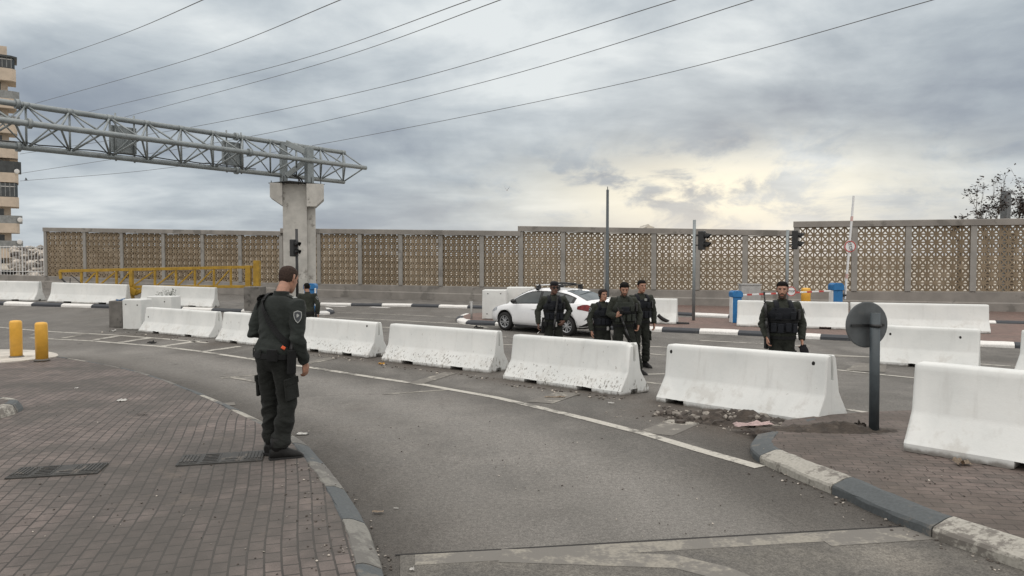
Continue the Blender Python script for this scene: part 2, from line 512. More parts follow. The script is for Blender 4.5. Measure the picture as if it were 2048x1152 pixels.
def breeze():
    m, k, b = new_mat('breeze_block')
    p = pos(k)
    n = k.noise(p, .35, 4, .6); n2 = k.noise(p, 2.6, 5, .6); f = k.noise(p, 60, 3, .7)
    cc = k.mix(k.rng(k.m('ADD', k.m('MULTIPLY', n, .7), k.m('MULTIPLY', k.node('ShaderNodeObjectInfo').outputs['Random'], .3)), .35, .65), (.255, .203, .142), (.200, .157, .107))
    cc = k.mix(k.rng(n2, .45, .68, 0, .55), cc, (.20, .162, .115))
    cc = k.mix(k.rng(k.noise(p, 1.1, 3, .5), .56, .66, 0, .4), cc, (.36, .30, .225))
    cc = k.mix(1.0, cc, k.rng(f, .3, .7, .82, 1.15), 'MULTIPLY')
    k.set(b.inputs['Base Color'], cc)
    b.inputs['Roughness'].default_value = .92
    b.inputs['Specular IOR Level'].default_value = .2
    bump(k, b, f, .35, .008)
breeze()

def cloth(name, col, rough=.9, fold=.5, fs=16.0, spec=.2):
    m, k, b = new_mat(name)
    o = obc(k)
    n = k.noise(o, 5, 5, .6)
    cc = k.mix(k.rng(n, .3, .7), tuple(c * .75 for c in col), tuple(c * 1.3 for c in col))
    weave = k.noise(o, 330, 2, .6)
    cc = k.mix(1.0, cc, k.rng(weave, .3, .7, .85, 1.15), 'MULTIPLY')
    k.set(b.inputs['Base Color'], cc)
    b.inputs['Roughness'].default_value = rough
    b.inputs['Specular IOR Level'].default_value = spec
    b.inputs['Sheen Weight'].default_value = .05
    wv = k.noise(k.scale(o, (1, 1, 1.7)), fs, 4, .5, 1.0)
    rid = k.m('SUBTRACT', 1.0, k.m('MULTIPLY', k.m('ABSOLUTE', k.m('SUBTRACT', wv, .5)), 3.0))
    bump(k, b, k.m('ADD', rid, k.m('MULTIPLY', weave, .05)), fold, .012)
    return m
cloth('uniform', (.0205, .0245, .0225), .88, .30, 9.0)
cloth('uniform_trousers', (.0155, .017, .0155), .9, .35, 9.0)
cloth('uniform_b', (.026, .029, .023), .9, .5)
cloth('uniform_trousers_b', (.018, .020, .0165), .9, .5)
cloth('vest_black', (.009, .0105, .014), .8, .4, 24)
cloth('vest_green', (.026, .030, .025), .85, .4, 24)
cloth('strap_black', (.009, .0095, .010), .8, .15)
cloth('cap_black', (.010, .010, .012), .85, .3)
simple('boot_black', (.008, .0078, .0075), .6, .3, 14, .3, 80, .003, spec=.25)
simple('badge_white', (.28, .29, .28), .6, .06, 9, 0)
simple('badge_dark', (.02, .025, .03), .6, .1, 9, 0)
simple('orange_tag', (.75, .12, .04), .5, .06, 9, 0)
simple('phone_black', (.01, .01, .011), .3, .1, 9, 0)
simple('eyewear', (.006, .006, .007), .2, .1, 9, 0)

def skin(name, col, hair):
    m, k, b = new_mat(name)
    o = obc(k)
    n = k.noise(o, 22, 4, .6)
    k.set(b.inputs['Base Color'], k.mix(k.rng(n, .3, .7), tuple(c * .85 for c in col), (col[0] * 1.12, col[1] * 1.08, col[2] * 1.05)))
    b.inputs['Roughness'].default_value = .55
    b.inputs['Subsurface Weight'].default_value = .06
    b.inputs['Subsurface Radius'].default_value = (.02, .008, .004)
    simple(name + '_lip', (col[0] * .85, col[1] * .58, col[2] * .55), .5, .05, 9, 0)
    simple(name + '_beard', tuple(.14 * c + .86 * h for c, h in zip(col, hair)), .85, .2, 60, .2, 200, .002)
    simple(name + '_stubble', tuple(.6 * c + .4 * h for c, h in zip(col, hair)), .85, .15, 60, .2, 200, .002)
skin('skin_fair', (.34, .185, .128), (.02, .014, .01))
skin('skin_tan', (.27, .145, .098), (.015, .011, .009))
skin('skin_dark', (.115, .060, .042), (.01, .008, .007))
simple('eye_dark', (.02, .014, .012), .4, .1, 9, 0)
simple('hair_black', (.007, .006, .0055), .85, .3, 60, .6, 240, .002, spec=.15)
simple('hair_brown', (.040, .027, .022), .85, .3, 80, .5, 300, .002, spec=.15)
simple('hair_auburn', (.016, .011, .009), .75, .3, 60, .5, 160, .003, spec=.2)

def car_mats():
    m, k, b = new_mat('car_white')
    n = k.noise(obc(k), 4, 4)
    k.set(b.inputs['Base Color'], k.mix(k.rng(n, .3, .7), (.72, .73, .74), (.78, .79, .80)))
    b.inputs['Roughness'].default_value = .35
    b.inputs['Coat Weight'].default_value = .6
    b.inputs['Coat Roughness'].default_value = .08
    m, k, b = new_mat('car_glass')
    k.set(b.inputs['Base Color'], k.mix(k.rng(k.noise(obc(k), 3, 3), .3, .7), (.03, .038, .04), (.05, .06, .062)))
    b.inputs['Roughness'].default_value = .06
    b.inputs['Specular IOR Level'].default_value = .8
    m, k, b = new_mat('tail_red')
    k.set(b.inputs['Base Color'], k.mix(k.rng(k.noise(obc(k), 12, 2), .4, .6), (.12, .006, .008), (.2, .012, .012)))
    b.inputs['Roughness'].default_value = .15
    simple('tyre', (.014, .014, .014), .85, .2, 20, .2, 80, .003)
    simple('alloy', (.42, .43, .44), .35, .1, 8, 0, metal=.6)
    simple('car_trim', (.012, .012, .013), .5, .15, 9, .05)
    simple('lamp_clear', (.35, .37, .39), .15, .2, 14, 0)
    simple('plate_yellow', (.62, .45, .05), .5, .05, 5, 0)
car_mats()
M = MATS
# ------------------------------------------------------------------ ground, road, markings
def ground_mesh():
    bm = NB()
    xs = [-3000, -600, -200, -90, -60, -40] + [x * 1.5 for x in range(-20, 28)] + [45, 60, 90, 200, 600, 3000]
    ys = [-400, -60, -20, -5, 2, 5] + [6 + .5 * i for i in range(0, 22)] + [18, 20, 22, 24, 26, 28, 30, 32, 35, 40, 45, 50, 55, 60, 90, 200, 600, 4000]
    vs = [[bm.verts.new((x, y, g(x, y) - .03)) for x in xs] for y in ys]
    for j in range(len(ys) - 1):
        for i in range(len(xs) - 1):
            bm.faces.new((vs[j][i], vs[j][i + 1], vs[j + 1][i + 1], vs[j + 1][i]))
    o = mesh_obj('ground', bm, M['earth'], smooth=True)
    o['kind'] = 'structure'
ground_mesh()

def wallY(x): return 37.8 - .36 * x
def road_mesh():
    bm = NB()
    xs = [-46] + [x * 1.5 for x in range(-28, -8)] + [-10.5 + .35 * i for i in range(61)] + [x * 1.5 for x in range(8, 29)] + [46]
    ys = [-8, 0, 2, 3] + [3.5 + .35 * i for i in range(0, 41)] + [18, 20, 22, 24, 26, 28, 30, 32, 35, 40, 45, 50, 55, 60]
    vs = [[bm.verts.new((x, min(y, wallY(x) - .05), g(x, min(y, wallY(x) - .05)))) for x in xs] for y in ys]
    for j in range(len(ys) - 1):
        for i in range(len(xs) - 1):
            q = (vs[j][i], vs[j][i + 1], vs[j + 1][i + 1], vs[j + 1][i])
            if max((q[3].co - q[0].co).length, (q[2].co - q[1].co).length) > 1e-4:
                try: bm.faces.new(q)
                except ValueError: pass
    bmesh.ops.remove_doubles(bm, verts=bm.verts, dist=1e-5)
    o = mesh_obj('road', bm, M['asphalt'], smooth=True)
    o['kind'] = 'structure'
    # wear of the surface: dirty gutters (R), polished wheel tracks (G), soil by the barriers, doubling as painted contact shadow (B)
    def seg_d(p, L):
        best = 99.0
        for a, b in zip(L[:-1], L[1:]):
            ab = b - a; t = max(0, min(1, (p - a).dot(ab) / max(1e-6, ab.length_squared)))
            best = min(best, (p - a - ab * t).length)
        return best
    def P2(*q): return [Vector((v.x, v.y)) for v in px(*q)]
    gl = P2((800, 1300), (758, 1135), (715, 1035), (640, 932), (600, 893), (520, 852), (330, 768), (165, 729), (118, 722))
    gr_ = P2((1500, 905), (1545, 938), (1690, 1000), (1850, 1072), (2060, 1148), (2300, 1245))
    ed = P2((185, 682), (400, 703), (640, 738), (900, 779), (1085, 817), (1290, 868), (1520, 935))
    t1 = P2((1010, 1300), (930, 1100), (850, 980), (700, 860), (480, 775), (200, 715), (-100, 680))
    t2 = P2((1750, 1300), (1500, 1090), (1230, 960), (950, 850), (640, 765), (300, 705), (0, 672))
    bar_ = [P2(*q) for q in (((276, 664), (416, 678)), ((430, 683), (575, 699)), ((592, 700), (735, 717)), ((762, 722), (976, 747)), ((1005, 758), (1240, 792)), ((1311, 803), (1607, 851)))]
    soil_ = P2((1330, 825), (1480, 862), (1600, 880))
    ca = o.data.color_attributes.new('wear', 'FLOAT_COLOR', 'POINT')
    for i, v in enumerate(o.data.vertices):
        p = Vector((v.co.x, v.co.y))
        if abs(p.x) > 14 or p.y > 26:
            ca.data[i].color = (.15, .25, 0, 1); continue
        r_ = max(math.exp(-(seg_d(p, gl) / .85) ** 2), math.exp(-(seg_d(p, gr_) / .9) ** 2), .55 * math.exp(-(seg_d(p, ed) / .35) ** 2))
        g_ = max(math.exp(-(seg_d(p, t1) / .62) ** 2), .9 * math.exp(-(seg_d(p, t2) / .62) ** 2))
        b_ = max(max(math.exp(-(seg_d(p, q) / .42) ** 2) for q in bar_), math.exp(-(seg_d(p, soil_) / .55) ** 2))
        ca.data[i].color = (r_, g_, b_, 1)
road_mesh()

mark_i = 0
def line(pts, w=.12, mat='line_paint', world=False):
    """painted line: pixel path laid on the road"""
    global mark_i
    mark_i += 1
    P = [Vector((p[0], p[1], 0)) for p in (pts if world else px(*pts))]
    Q = []
    for a, b in zip(P[:-1], P[1:]):
        n = max(1, int((b - a).length / .7))
        Q += [a.lerp(b, i / n) for i in range(n)]
    Q.append(P[-1])
    bm = NB()
    prev = None
    for i, p in enumerate(Q):
        t = (Q[min(i + 1, len(Q) - 1)] - Q[max(i - 1, 0)]).normalized()
        nr = Vector((-t.y, t.x, 0)) * (w / 2)
        zz = .004 + .0006 * (mark_i % 6)
        cur = [bm.verts.new((q.x, q.y, g(q.x, q.y) + zz)) for q in (p + nr, p - nr)]
        if prev: bm.faces.new((prev[0], prev[1], cur[1], cur[0]))
        prev = cur
    for f in bm.faces:
        f.normal_update()
        if f.normal.z < 0: f.normal_flip()
    o = mesh_obj('road_marking', bm, M[mat], normals=False)
    o['kind'] = 'structure'
line([(-120, 648), (0, 655), (97, 663), (225, 670), (330, 678), (415, 686)], .13)
line([(60, 676), (185, 682), (232, 686), (320, 693), (400, 703), (515, 720), (640, 738), (760, 757), (850, 770), (900, 779), (990, 795), (1085, 817), (1180, 840), (1290, 868), (1400, 901), (1520, 935)], .15)
for a, b, m_ in (((65, 670), (85, 664), 'line_faded'), ((125, 677), (172, 667), 'line_faded'), ((190, 680), (243, 671), 'line_paint'), ((240, 685), (300, 676), 'line_paint'),
             ((322, 693), (398, 682), 'line_paint'), ((408, 703), (480, 693), 'line_paint'), ((610, 727), (668, 716), 'line_faded'), ((828, 768), (900, 746), 'line_faded')):
    line([a, b], .22 if a[0] < 600 else .30, m_)
line([(1078, 806), (1138, 786)], .42, 'line_faded')
line([(1310, 868), (1372, 842)], .42, 'line_faded')
line([(765, 789), (905, 779)], .10, 'line_faded')
line([(442, 757), (530, 748)], .12, 'line_faded')
line([(446, 752), (524, 766)], .12, 'line_faded')
line([(400, 812), (470, 808)], .3, 'line_faded')
line([(560, 622), (740, 627), (917, 635), (990, 640)], .12)
line([(640, 634), (740, 638), (925, 648), (975, 655)], .12)
line([(560, 644), (745, 653), (900, 664), (1040, 676)], .10)
line([(740, 660), (775, 663)], .3, 'line_faded')
line([(980, 674), (1150, 680), (1295, 693), (1525, 703), (1735, 714), (1900, 724), (2100, 738)], .12)
line([(980, 688), (1180, 697), (1333, 711), (1480, 722)], .10)
line([(1400, 681), (1525, 688), (1620, 693)], .12)
line([(1440, 716), (1583, 712), (1737, 714)], .10, 'line_faded')
line([(1150, 742), (1283, 749), (1330, 748)], .12)
line([(1150, 745), (1279, 763), (1330, 769), (1500, 790), (1691, 819), (1816, 838)], .12)
line([(1673, 740), (1837, 757), (2000, 775)], .12)
line([(1860, 697), (1960, 693)], .14)
for pxs in ([(1690, 741), (1712, 728), (1775, 726), (1770, 745)],):
    o = sheet('road_marking', px(*pxs), .009, M['line_faded'])
for a, b in (((650, 612), (692, 613.5)), ((742, 614), (778, 615.5))):
    line([a, b], .3, 'kerb_white_clean')

# newer strip of asphalt and its cut edge at the bottom of the view
sheet('road_patch', px((800, 1112), (1340, 1081), (1890, 1050), (2030, 1100), (2300, 1300), (2300, 1700), (800, 1700)), .004, M['asphalt_old'])
line([(790, 1111), (1000, 1100), (1340, 1080), (1640, 1063), (1890, 1049)], .022, 'hole_dark')
line([(830, 1121), (1300, 1095), (1600, 1077), (1860, 1062)], .17, 'dust_streak')
line([(1000, 1112), (1350, 1124), (1440, 1146), (1520, 1180)], .22, 'dust_streak')
line([(1650, 1085), (1850, 1072), (2000, 1086)], .16, 'dust_streak')

# ------------------------------------------------------------------ kerbs and islands
def offset_poly(P, dist):
    out = []
    for i, p in enumerate(P):
        t = (P[min(i + 1, len(P) - 1)] - P[max(i - 1, 0)])
        t.z = 0; t.normalize()
        out.append(p + Vector((-t.y, t.x, 0)) * dist)
    return out
def resample(P, step):
    Q = [P[0].copy()]; acc = 0
    for a, b in zip(P[:-1], P[1:]):
        L = (b - a).length; s = step - acc
        while s < L:
            Q.append(a.lerp(b, s / L)); s += step
        acc = (acc + L) % step
    Q.append(P[-1].copy())
    return Q
def smooth_path(P, n=6):
    P = [Vector((p[0], p[1], 0)) for p in P]
    E = [P[0] * 2 - P[1]] + P + [P[-1] * 2 - P[-2]]
    Q = []
    for i in range(1, len(E) - 2):
        for j in range(n):
            t = j / n
            a, b, c_, d_ = E[i - 1], E[i], E[i + 1], E[i + 2]
            Q.append(.5 * ((2 * b) + (-a + c_) * t + (2 * a - 5 * b + 4 * c_ - d_) * t * t + (-a + 3 * b - 3 * c_ + d_) * t ** 3))
    Q.append(P[-1])
    return Q
def kerb(path, inward, mats, stone=1.0, h=.13, w=.20, slope=.06, gap=.012, sub=4, wobble=.006, pat=None, first=0):
    """row of kerb stones along path (world XY); inward = +1 if the island lies left of the path"""
    Q = resample(path, stone / sub)
    bm = NB()
    i = 0; sidx = first
    rr = random.Random(5)
    while i < len(Q) - 1:
        seg = Q[i:i + sub + 1]
        if len(seg) < 2: break
        mi = pat[sidx % len(pat)] if pat else sidx % len(mats)
        sidx += 1
        dz = rr.uniform(-wobble, wobble)
        rings = []
        for j, p in enumerate(seg):
            a = Q[max(0, i + j - 1)]; b = Q[min(len(Q) - 1, i + j + 1)]
            t = (b - a); t.z = 0; t.normalize()
            n = Vector((-t.y, t.x, 0)) * inward
            e = p.copy()
            if j == 0: e += t * gap / 2
            if j == len(seg) - 1: e -= t * gap / 2
            prof = [(0, -.05), (.0, h * .45), (.012, h * .62), (slope, h * .93), (slope + .03, h), (w - .01, h + .002), (w, h - .008), (w, -.05)]
            jt = [(noise.noise(Vector((e.x * 4, e.y * 4, q * 2.3))) + .6 * noise.noise(Vector((e.x * 13, e.y * 13, q * 2.3)))) * .011 if 0 < q < 7 else 0 for q in range(8)]
            rings.append([bm.verts.new((e.x + n.x * (o_ + jj), e.y + n.y * (o_ + jj), g(e.x, e.y) + z_ + (dz + jj * .7 if z_ > 0 else 0))) for (o_, z_), jj in zip(prof, jt)])
        for r0, r1 in zip(rings[:-1], rings[1:]):
            for q in range(len(r0) - 1):
                f = bm.faces.new((r0[q], r0[q + 1], r1[q + 1], r1[q])); f.material_index = mi
        for rg in (rings[0], rings[-1]):
            f = bm.faces.new(rg); f.material_index = mi
        i += sub
    o = mesh_obj('kerb', bm, [M[x] for x in mats])
    o['kind'] = 'structure'
    return o
def V2(L): return [Vector((p[0], p[1], 0)) for p in L]

# left pavement
kl = smooth_path(px((800, 1300), (775, 1190), (758, 1135), (740, 1085), (715, 1035), (680, 982), (640, 932), (600, 893), (520, 852), (455, 820), (390, 791), (330, 768), (270, 750), (215, 738), (165, 729), (118, 722)))
kin = offset_poly(kl, .165)
paveL = kin + V2([(-14.5, 16.0), (-16, 14), (-16, 0.5), (kl[0].x - .2, .5)])
sheet('pavement', [(p.x, p.y) for p in paveL], .122, M['pavers_left'])
kerb(kl, 1, ['kerb_grey', 'kerb_stone', 'kerb_white'], .82, .125, .17, .09, sub=8, pat=[0, 1, 0, 1, 0, 1, 0, 2, 0, 2, 0])
# white concrete patch under the bollards
bm = NB()
out = px((-60, 716), (0, 711), (60, 712), (98, 716), (116, 721), (108, 727), (60, 733), (20, 737), (-80, 742))
prism(bm, [(p.x, p.y) for p in smooth_path(out + [out[0]], 3)[:-1]], -.05, .145)
for v in bm.verts: v.co.z += g(v.co.x, v.co.y)
mesh_obj('concrete_pad', bm, M['pad_concrete'])['kind'] = 'structure'
# striped kerb of the round island at the left edge
cc = at(-106, 838, .12)
circ = [Vector((cc.x + .62 * math.cos(a), cc.y + 1.02 * math.sin(a), 0)) for a in [2 * PI * i / 40 for i in range(41)]]
kerb(circ, 1, ['kerb_white', 'kerb_grey'], .42, .24, .16, .06)
ci = offset_poly(circ, .15)
sheet('pavement', [(p.x, p.y) for p in ci[:-1]], .232, M['pavers_left'])

# right island
kr = smooth_path(px((1514, 882), (1500, 903), (1512, 921), (1545, 938), (1600, 962), (1690, 1000), (1740, 1024), (1850, 1072), (1960, 1112), (2060, 1148), (2300, 1245), (2600, 1390)))
ki = offset_poly(kr, .19)
back = px((2900, 850), (2300, 842), (2000, 838), (1830, 838), (1740, 842), (1640, 850), (1570, 860))
sheet('pavement', [(p.x, p.y) for p in ki[1:]] + [(p.x, p.y) for p in back], .118, M['pavers_right'])
kerb(kr, 1, ['kerb_grey', 'kerb_white'], 1.02, .122, .22, .13, sub=12, pat=[0, 1, 0, 1, 0, 1, 0])
bk = V2(back)
kerb(bk, 1, ['kerb_grey', 'kerb_stone'], 1.0, .115, .2, .06)

# right median: red pavers, black and white kerb
mf = smooth_path(px((925, 634), (912, 640), (925, 648), (985, 651), (1130, 656), (1270, 662), (1485, 671), (1660, 680), (2000, 695), (2300, 710)), 5)
mb = px((2300, 663), (2000, 655), (1480, 644), (1340, 641), (1100, 636), (960, 632))
kerb(mf, 1, ['kerb_white_clean', 'kerb_black'], 1.15, .14, .26, .10, first=0)
mi_ = offset_poly(mf, .25)
sheet('median', [(p.x, p.y) for p in mi_] + [(p.x, p.y) for p in mb], .135, M['pavers_far'])
kerb(V2(mb), 1, ['kerb_stone'], 1.2, .13, .2)
# left median
lf = px((-200, 606), (0, 610), (100, 613), (300, 619), (440, 624), (560, 628), (640, 630), (668, 627), (664, 621))
lb = px((640, 616), (560, 612), (300, 603), (0, 595), (-200, 590))
kerb(smooth_path(lf, 4), 1, ['kerb_white_clean', 'kerb_black'], 1.3, .14, .30, .12)
sheet('median', [(p.x, p.y) for p in offset_poly(V2(lf), .28)] + [(p.x, p.y) for p in lb], .135, M['concrete_dark'])
kerb(V2(lb), 1, ['kerb_stone'], 1.2, .13, .2)
# pavement at the foot of the wall
wk = px((640, 611), (800, 613), (905, 616), (1100, 621), (1340, 630), (1460, 636), (1700, 641), (2048, 651), (2200, 655))
kerb(V2(wk), 1, ['kerb_white_clean', 'kerb_black'], 1.5, .13, .25, .08)
wo = [(p.x, p.y) for p in offset_poly(V2(wk), .24)]
i0 = 4
sheet('pavement', wo[i0:] + [(x, wallY(x) - .02) for x in (24, 16, wo[i0][0] + 1)], .126, M['pavers_far'])
sheet('pavement', wo[:i0 + 1] + [(x, wallY(x) - .02) for x in (wo[i0][0] + 1, 0, -6, -12)], .125, M['concrete_dark'])

# soil and rubble in front of the nearest full barrier
def mound(name, cx, cy, lx, ly, ang, h, label, seed, base=0.0):
    bm = NB()
    n, m_ = 60, 34
    rot = Matrix.Rotation(ang, 3, 'Z')
    vs = []
    for j in range(m_ + 1):
        row = []
        for i in range(n + 1):
            u = (i / n - .5) * 2; v = (j / m_ - .5) * 2
            w = rot @ Vector((u * lx, v * ly, 0))
            x, y = cx + w.x, cy + w.y
            r2 = u * u + v * v
            nz = noise.fractal(Vector((x * 3.2 + seed, y * 3.2, 0)), .8, 2.2, 5) * .5
            nz2 = noise.noise(Vector((x * 16, y * 16, seed))) * .018
            z = h * (math.exp(-2.4 * r2) * (1 + .9 * nz) - .12) + nz2 * (1 if r2 < .7 else .4) - (.03 if r2 > .95 else 0)
            row.append(bm.verts.new((x, y, g(x, y) + base + z)))
        vs.append(row)
    for j in range(m_):
        for i in range(n):
            bm.faces.new((vs[j][i], vs[j][i + 1], vs[j + 1][i + 1], vs[j + 1][i]))
    o = mesh_obj(name, bm, M['soil'], smooth=True)
    return tag(o, label, 'soil', kind='stuff')
mc = at(1478, 846)
mound('soil', mc.x, mc.y, 1.15, .40, math.atan2(-.9, 1.15), .17, 'dark loose soil heaped against the foot of the barrier nearest the road sign', 3)
mc2 = at(1665, 859, .118)
mound('soil', mc2.x, mc2.y, .85, .26, R(-4), .09, 'thin spill of dark soil over the pavers at the sign post', 9, .112)
def rock_bm(bm, c, r, rr, mi=0, flat=.7):
    b2 = bmesh.new()
    bmesh.ops.create_icosphere(b2, subdivisions=1, radius=1.0)
    sd = rr.random() * 50
    s = Vector((r * rr.uniform(.7, 1.3), r * rr.uniform(.6, 1.1), r * flat * rr.uniform(.6, 1.1)))
    q = Matrix.Rotation(rr.uniform(0, 6), 3, 'Z') @ Matrix.Rotation(rr.uniform(-.5, .5), 3, 'X')
    for v in b2.verts:
        w = v.co * (1 + .38 * noise.noise(v.co * 1.6 + Vector((sd, 0, 0))))
        v.co = q @ Vector((w.x * s.x, w.y * s.y, w.z * s.z)) + Vector(c)
    merge(bm, b2, mi)
def rubble():
    rr = random.Random(4)
    bm = NB()
    u = Vector((1.15, -.95, 0)).normalized(); n = Vector((u.y, -u.x, 0))
    for i in range(460):
        a = max(-1.05, min(.85, rr.gauss(-.10, .50))); b = rr.gauss(.02, .14)
        p = Vector((mc.x, mc.y, 0)) + u * a + n * b
        r = rr.choice([.012, .018, .022, .03, .045, .06]) * rr.uniform(.7, 1.2)
        hh = .10 * math.exp(-2.4 * ((a / .95) ** 2 + (b / .34) ** 2))
        rock_bm(bm, (p.x, p.y, g(p.x, p.y) + hh * 1.25 + r * .2), r, rr, rr.choice([0, 0, 1, 1, 1, 1, 1, 1, 2]) if r < .03 else rr.choice([0, 1, 1, 1]))
    for i in range(90):
        a = rr.uniform(-1.7, 1.4); b = rr.uniform(-.12, .65)
        p = Vector((mc.x, mc.y, 0)) + u * a + n * b
        rock_bm(bm, (p.x, p.y, g(p.x, p.y) + .006), rr.uniform(.006, .018), rr, rr.choice([0, 1, 2]))
    o = mesh_obj('rubble', bm, [M['rock'], M['rock_dark'], M['rock_pale']])
    tag(o, 'broken stones and crumbled concrete in the soil before the barrier', 'rubble', kind='stuff')
rubble()

# ------------------------------------------------------------------ perforated wall
def wall():
    PX = [-95 + 0, 95, 173, 247, 330, 408, 483, 565, 640, 722, 803, 883, 965, 1043, 1127, 1213, 1308, 1395, 1490, 1592, 1708, 1815, 1945, 2070, 2205, 2345]
    def wx(p):           # wall x on the wall line from a pixel column
        s = (p - 1024) / FPX
        return 37.8 * s / (1 + .36 * s)
    top = {1: ((95, 455), (600, 463)), 2: ((600, 457), (1040, 462)), 3: ((1040, 452), (1592, 461)), 4: ((1592, 443), (2048, 437))}
    bot = [(0, 549), (100, 552), (340, 560), (560, 566), (960, 573), (1215, 578), (1590, 582), (2048, 583), (2400, 584)]
    def ip(tab, p):
        return float(np.interp(p, [a for a, b in tab], [b for a, b in tab]))
    def lin(t, p):
        (a, b), (c_, d_) = t
        return b + (d_ - b) * (p - a) / (c_ - a)
    def zat(p, yy):
        x = wx(p); Yd = wallY(x)
        r = ray(p, yy)
        return CAM_Z + r.z * Yd / r.y
    A = math.atan(-.36)
    root = thing('perforated_wall', 'long tan breeze block screen wall stepping up to the right on a grey concrete base', 'wall', (0, 37.8, 0), A)
    ca = math.cos(A)
    def lx(p): return wx(p) / ca          # local x along the wall
    # base wall
    bm = NB()
    ps = [-400, -200, 0, 100, 340, 560, 960, 1215, 1590, 2048, 2400]
    prev = None
    for p in ps:
        X_, zt = lx(p), zat(p, ip(bot, max(0, p)))
        zb = g(wx(p), wallY(wx(p))) - .3
        ring = [bm.verts.new((X_, y_, z_)) for y_, z_ in ((-.14, zb), (-.14, zb + .75), (-.10, zb + .80), (-.10, zt - .03), (-.08, zt), (.14, zt), (.14, zb))]
        if prev:
            for q in range(6): bm.faces.new((prev[q], prev[q + 1], ring[q + 1], ring[q]))
        else: bm.faces.new(ring)
        prev = ring
    bm.faces.new(prev)
    mesh_obj('base_wall', bm, M['concrete_wall'], root)
    # panels share one mesh: unit width and height, 7 x 8 blocks
    def panel_mesh(nx, nz, dep=.062):
        bm = NB()
        T = [(-.268, .405), (.268, .405), (0, .137)]
        for ix in range(nx):
            for iz in range(nz):
                cx, cz = ix + .5, iz + .5
                def V(p, y): return bm.verts.new(((cx + p[0]) / nx, y, (cz + p[1]) / nz))
                def rot(p, q):
                    for _ in range(q): p = (p[1], -p[0])
                    return p
                O = [(-.5, .5), (.5, .5), (.5, -.5), (-.5, -.5)]
                for y in (-dep, dep):
                    ov = [V(p, y) for p in O]
                    hv = [[V(rot(p, q), y) for p in T] for q in range(4)]
                    cvx = V((0, 0), y)
                    for q in range(4):
                        bm.faces.new((ov[q], ov[(q + 1) % 4], hv[q][1], hv[q][0]))
                        h2 = hv[(q + 1) % 4]
                        bm.faces.new((hv[q][1], ov[(q + 1) % 4], h2[0], h2[2], cvx, hv[q][2]))
                    if y < 0: front = hv
                for q in range(4):
                    for e in range(3):
                        a, b = front[q][e], front[q][(e + 1) % 3]
                        c_, d_ = hv[q][(e + 1) % 3], hv[q][e]
                        bm.faces.new((a, b, c_, d_))
        bmesh.ops.remove_doubles(bm, verts=bm.verts, dist=1e-5)
        bmesh.ops.recalc_face_normals(bm, faces=bm.faces)
        me = bpy.data.meshes.new('panel')
        bm.to_mesh(me); bm.free()
        me.materials.append(M['breeze_block'])
        return me
    pm = {}
    for a, b in zip(PX[1:-1], PX[2:]):
        sec = 1 if b <= 600 else 2 if b <= 1045 else 3 if b <= 1592 else 4
        mid = (a + b) / 2
        xa, xb = lx(a), lx(b)
        zb = zat(mid, ip(bot, mid)); zt = zat(mid, lin(top[sec], mid)) - .26
        nx = 7 if xb - xa > 2.2 else 6
        if nx not in pm: pm[nx] = panel_mesh(nx, 8)
        o = bpy.data.objects.new('panel', pm[nx])
        link(o, root)
        o.location = (xa + .10, 0, zb); o.scale = (xb - xa - .20, 1, zt - zb)
        # coping of this bay
        bm = NB()
        za = zat(a, lin(top[sec], a)); zc = zat(b, lin(top[sec], b))
        e0 = -.14 if a in (95, 600, 1043, 1592) else -.0
        vs = []
        for X_, z_ in ((xa + e0, za), (xb, zc)):
            vs.append([bm.verts.new((X_, y_, z_ + dz_)) for y_, dz_ in ((-.17, -.26), (-.17, -.02), (-.15, 0), (.17, 0), (.17, -.26))])
        for q in range(5): bm.faces.new((vs[0][q], vs[0][(q + 1) % 5], vs[1][(q + 1) % 5], vs[1][q]))
        bm.faces.new(vs[0]); bm.faces.new(vs[1])
        mesh_obj('coping', bm, M['concrete_wall'], root)
    for p in PX[1:]:
        sec = 1 if p < 600 else 2 if p < 1040 else 3 if p < 1590 else 4
        zb = zat(p, ip(bot, p)); zt = zat(p, lin(top[sec], p)) - .262
        bm = NB()
        box(bm, (lx(p), 0, (zb + zt) / 2), (.235, .27, zt - zb), bev=.012)
        mesh_obj('post', bm, M['concrete_post'], root)
    return zat, lx, wx
zat, wlx, wwx = wall()

# railing on the parapet left of the wall
def railing():
    root = thing('railing', 'white steel picket railing on the parapet beside the end of the screen wall', 'railing', (0, 37.8, 0), math.atan(-.36))
    for i, p in enumerate(np.arange(-60, 92, 6.2)):
        zb = zat(p, 551); zt = zat(p, 492)
        bm = NB(); post = i % 7 == 3
        box(bm, (wlx(p), .0, (zb + zt) / 2), (.07 if post else .028, .05 if post else .028, zt - zb))
        mesh_obj('post' if post else 'picket', bm, M['railing_white'], root)
    for yy in (494, 543):
        bm = NB()
        tube(bm, [(wlx(-60), -.03, zat(-60, yy - 2)), (wlx(91), -.03, zat(91, yy + 1))], .03, n=6)
        mesh_obj('rail', bm, M['railing_white'], root)
railing()

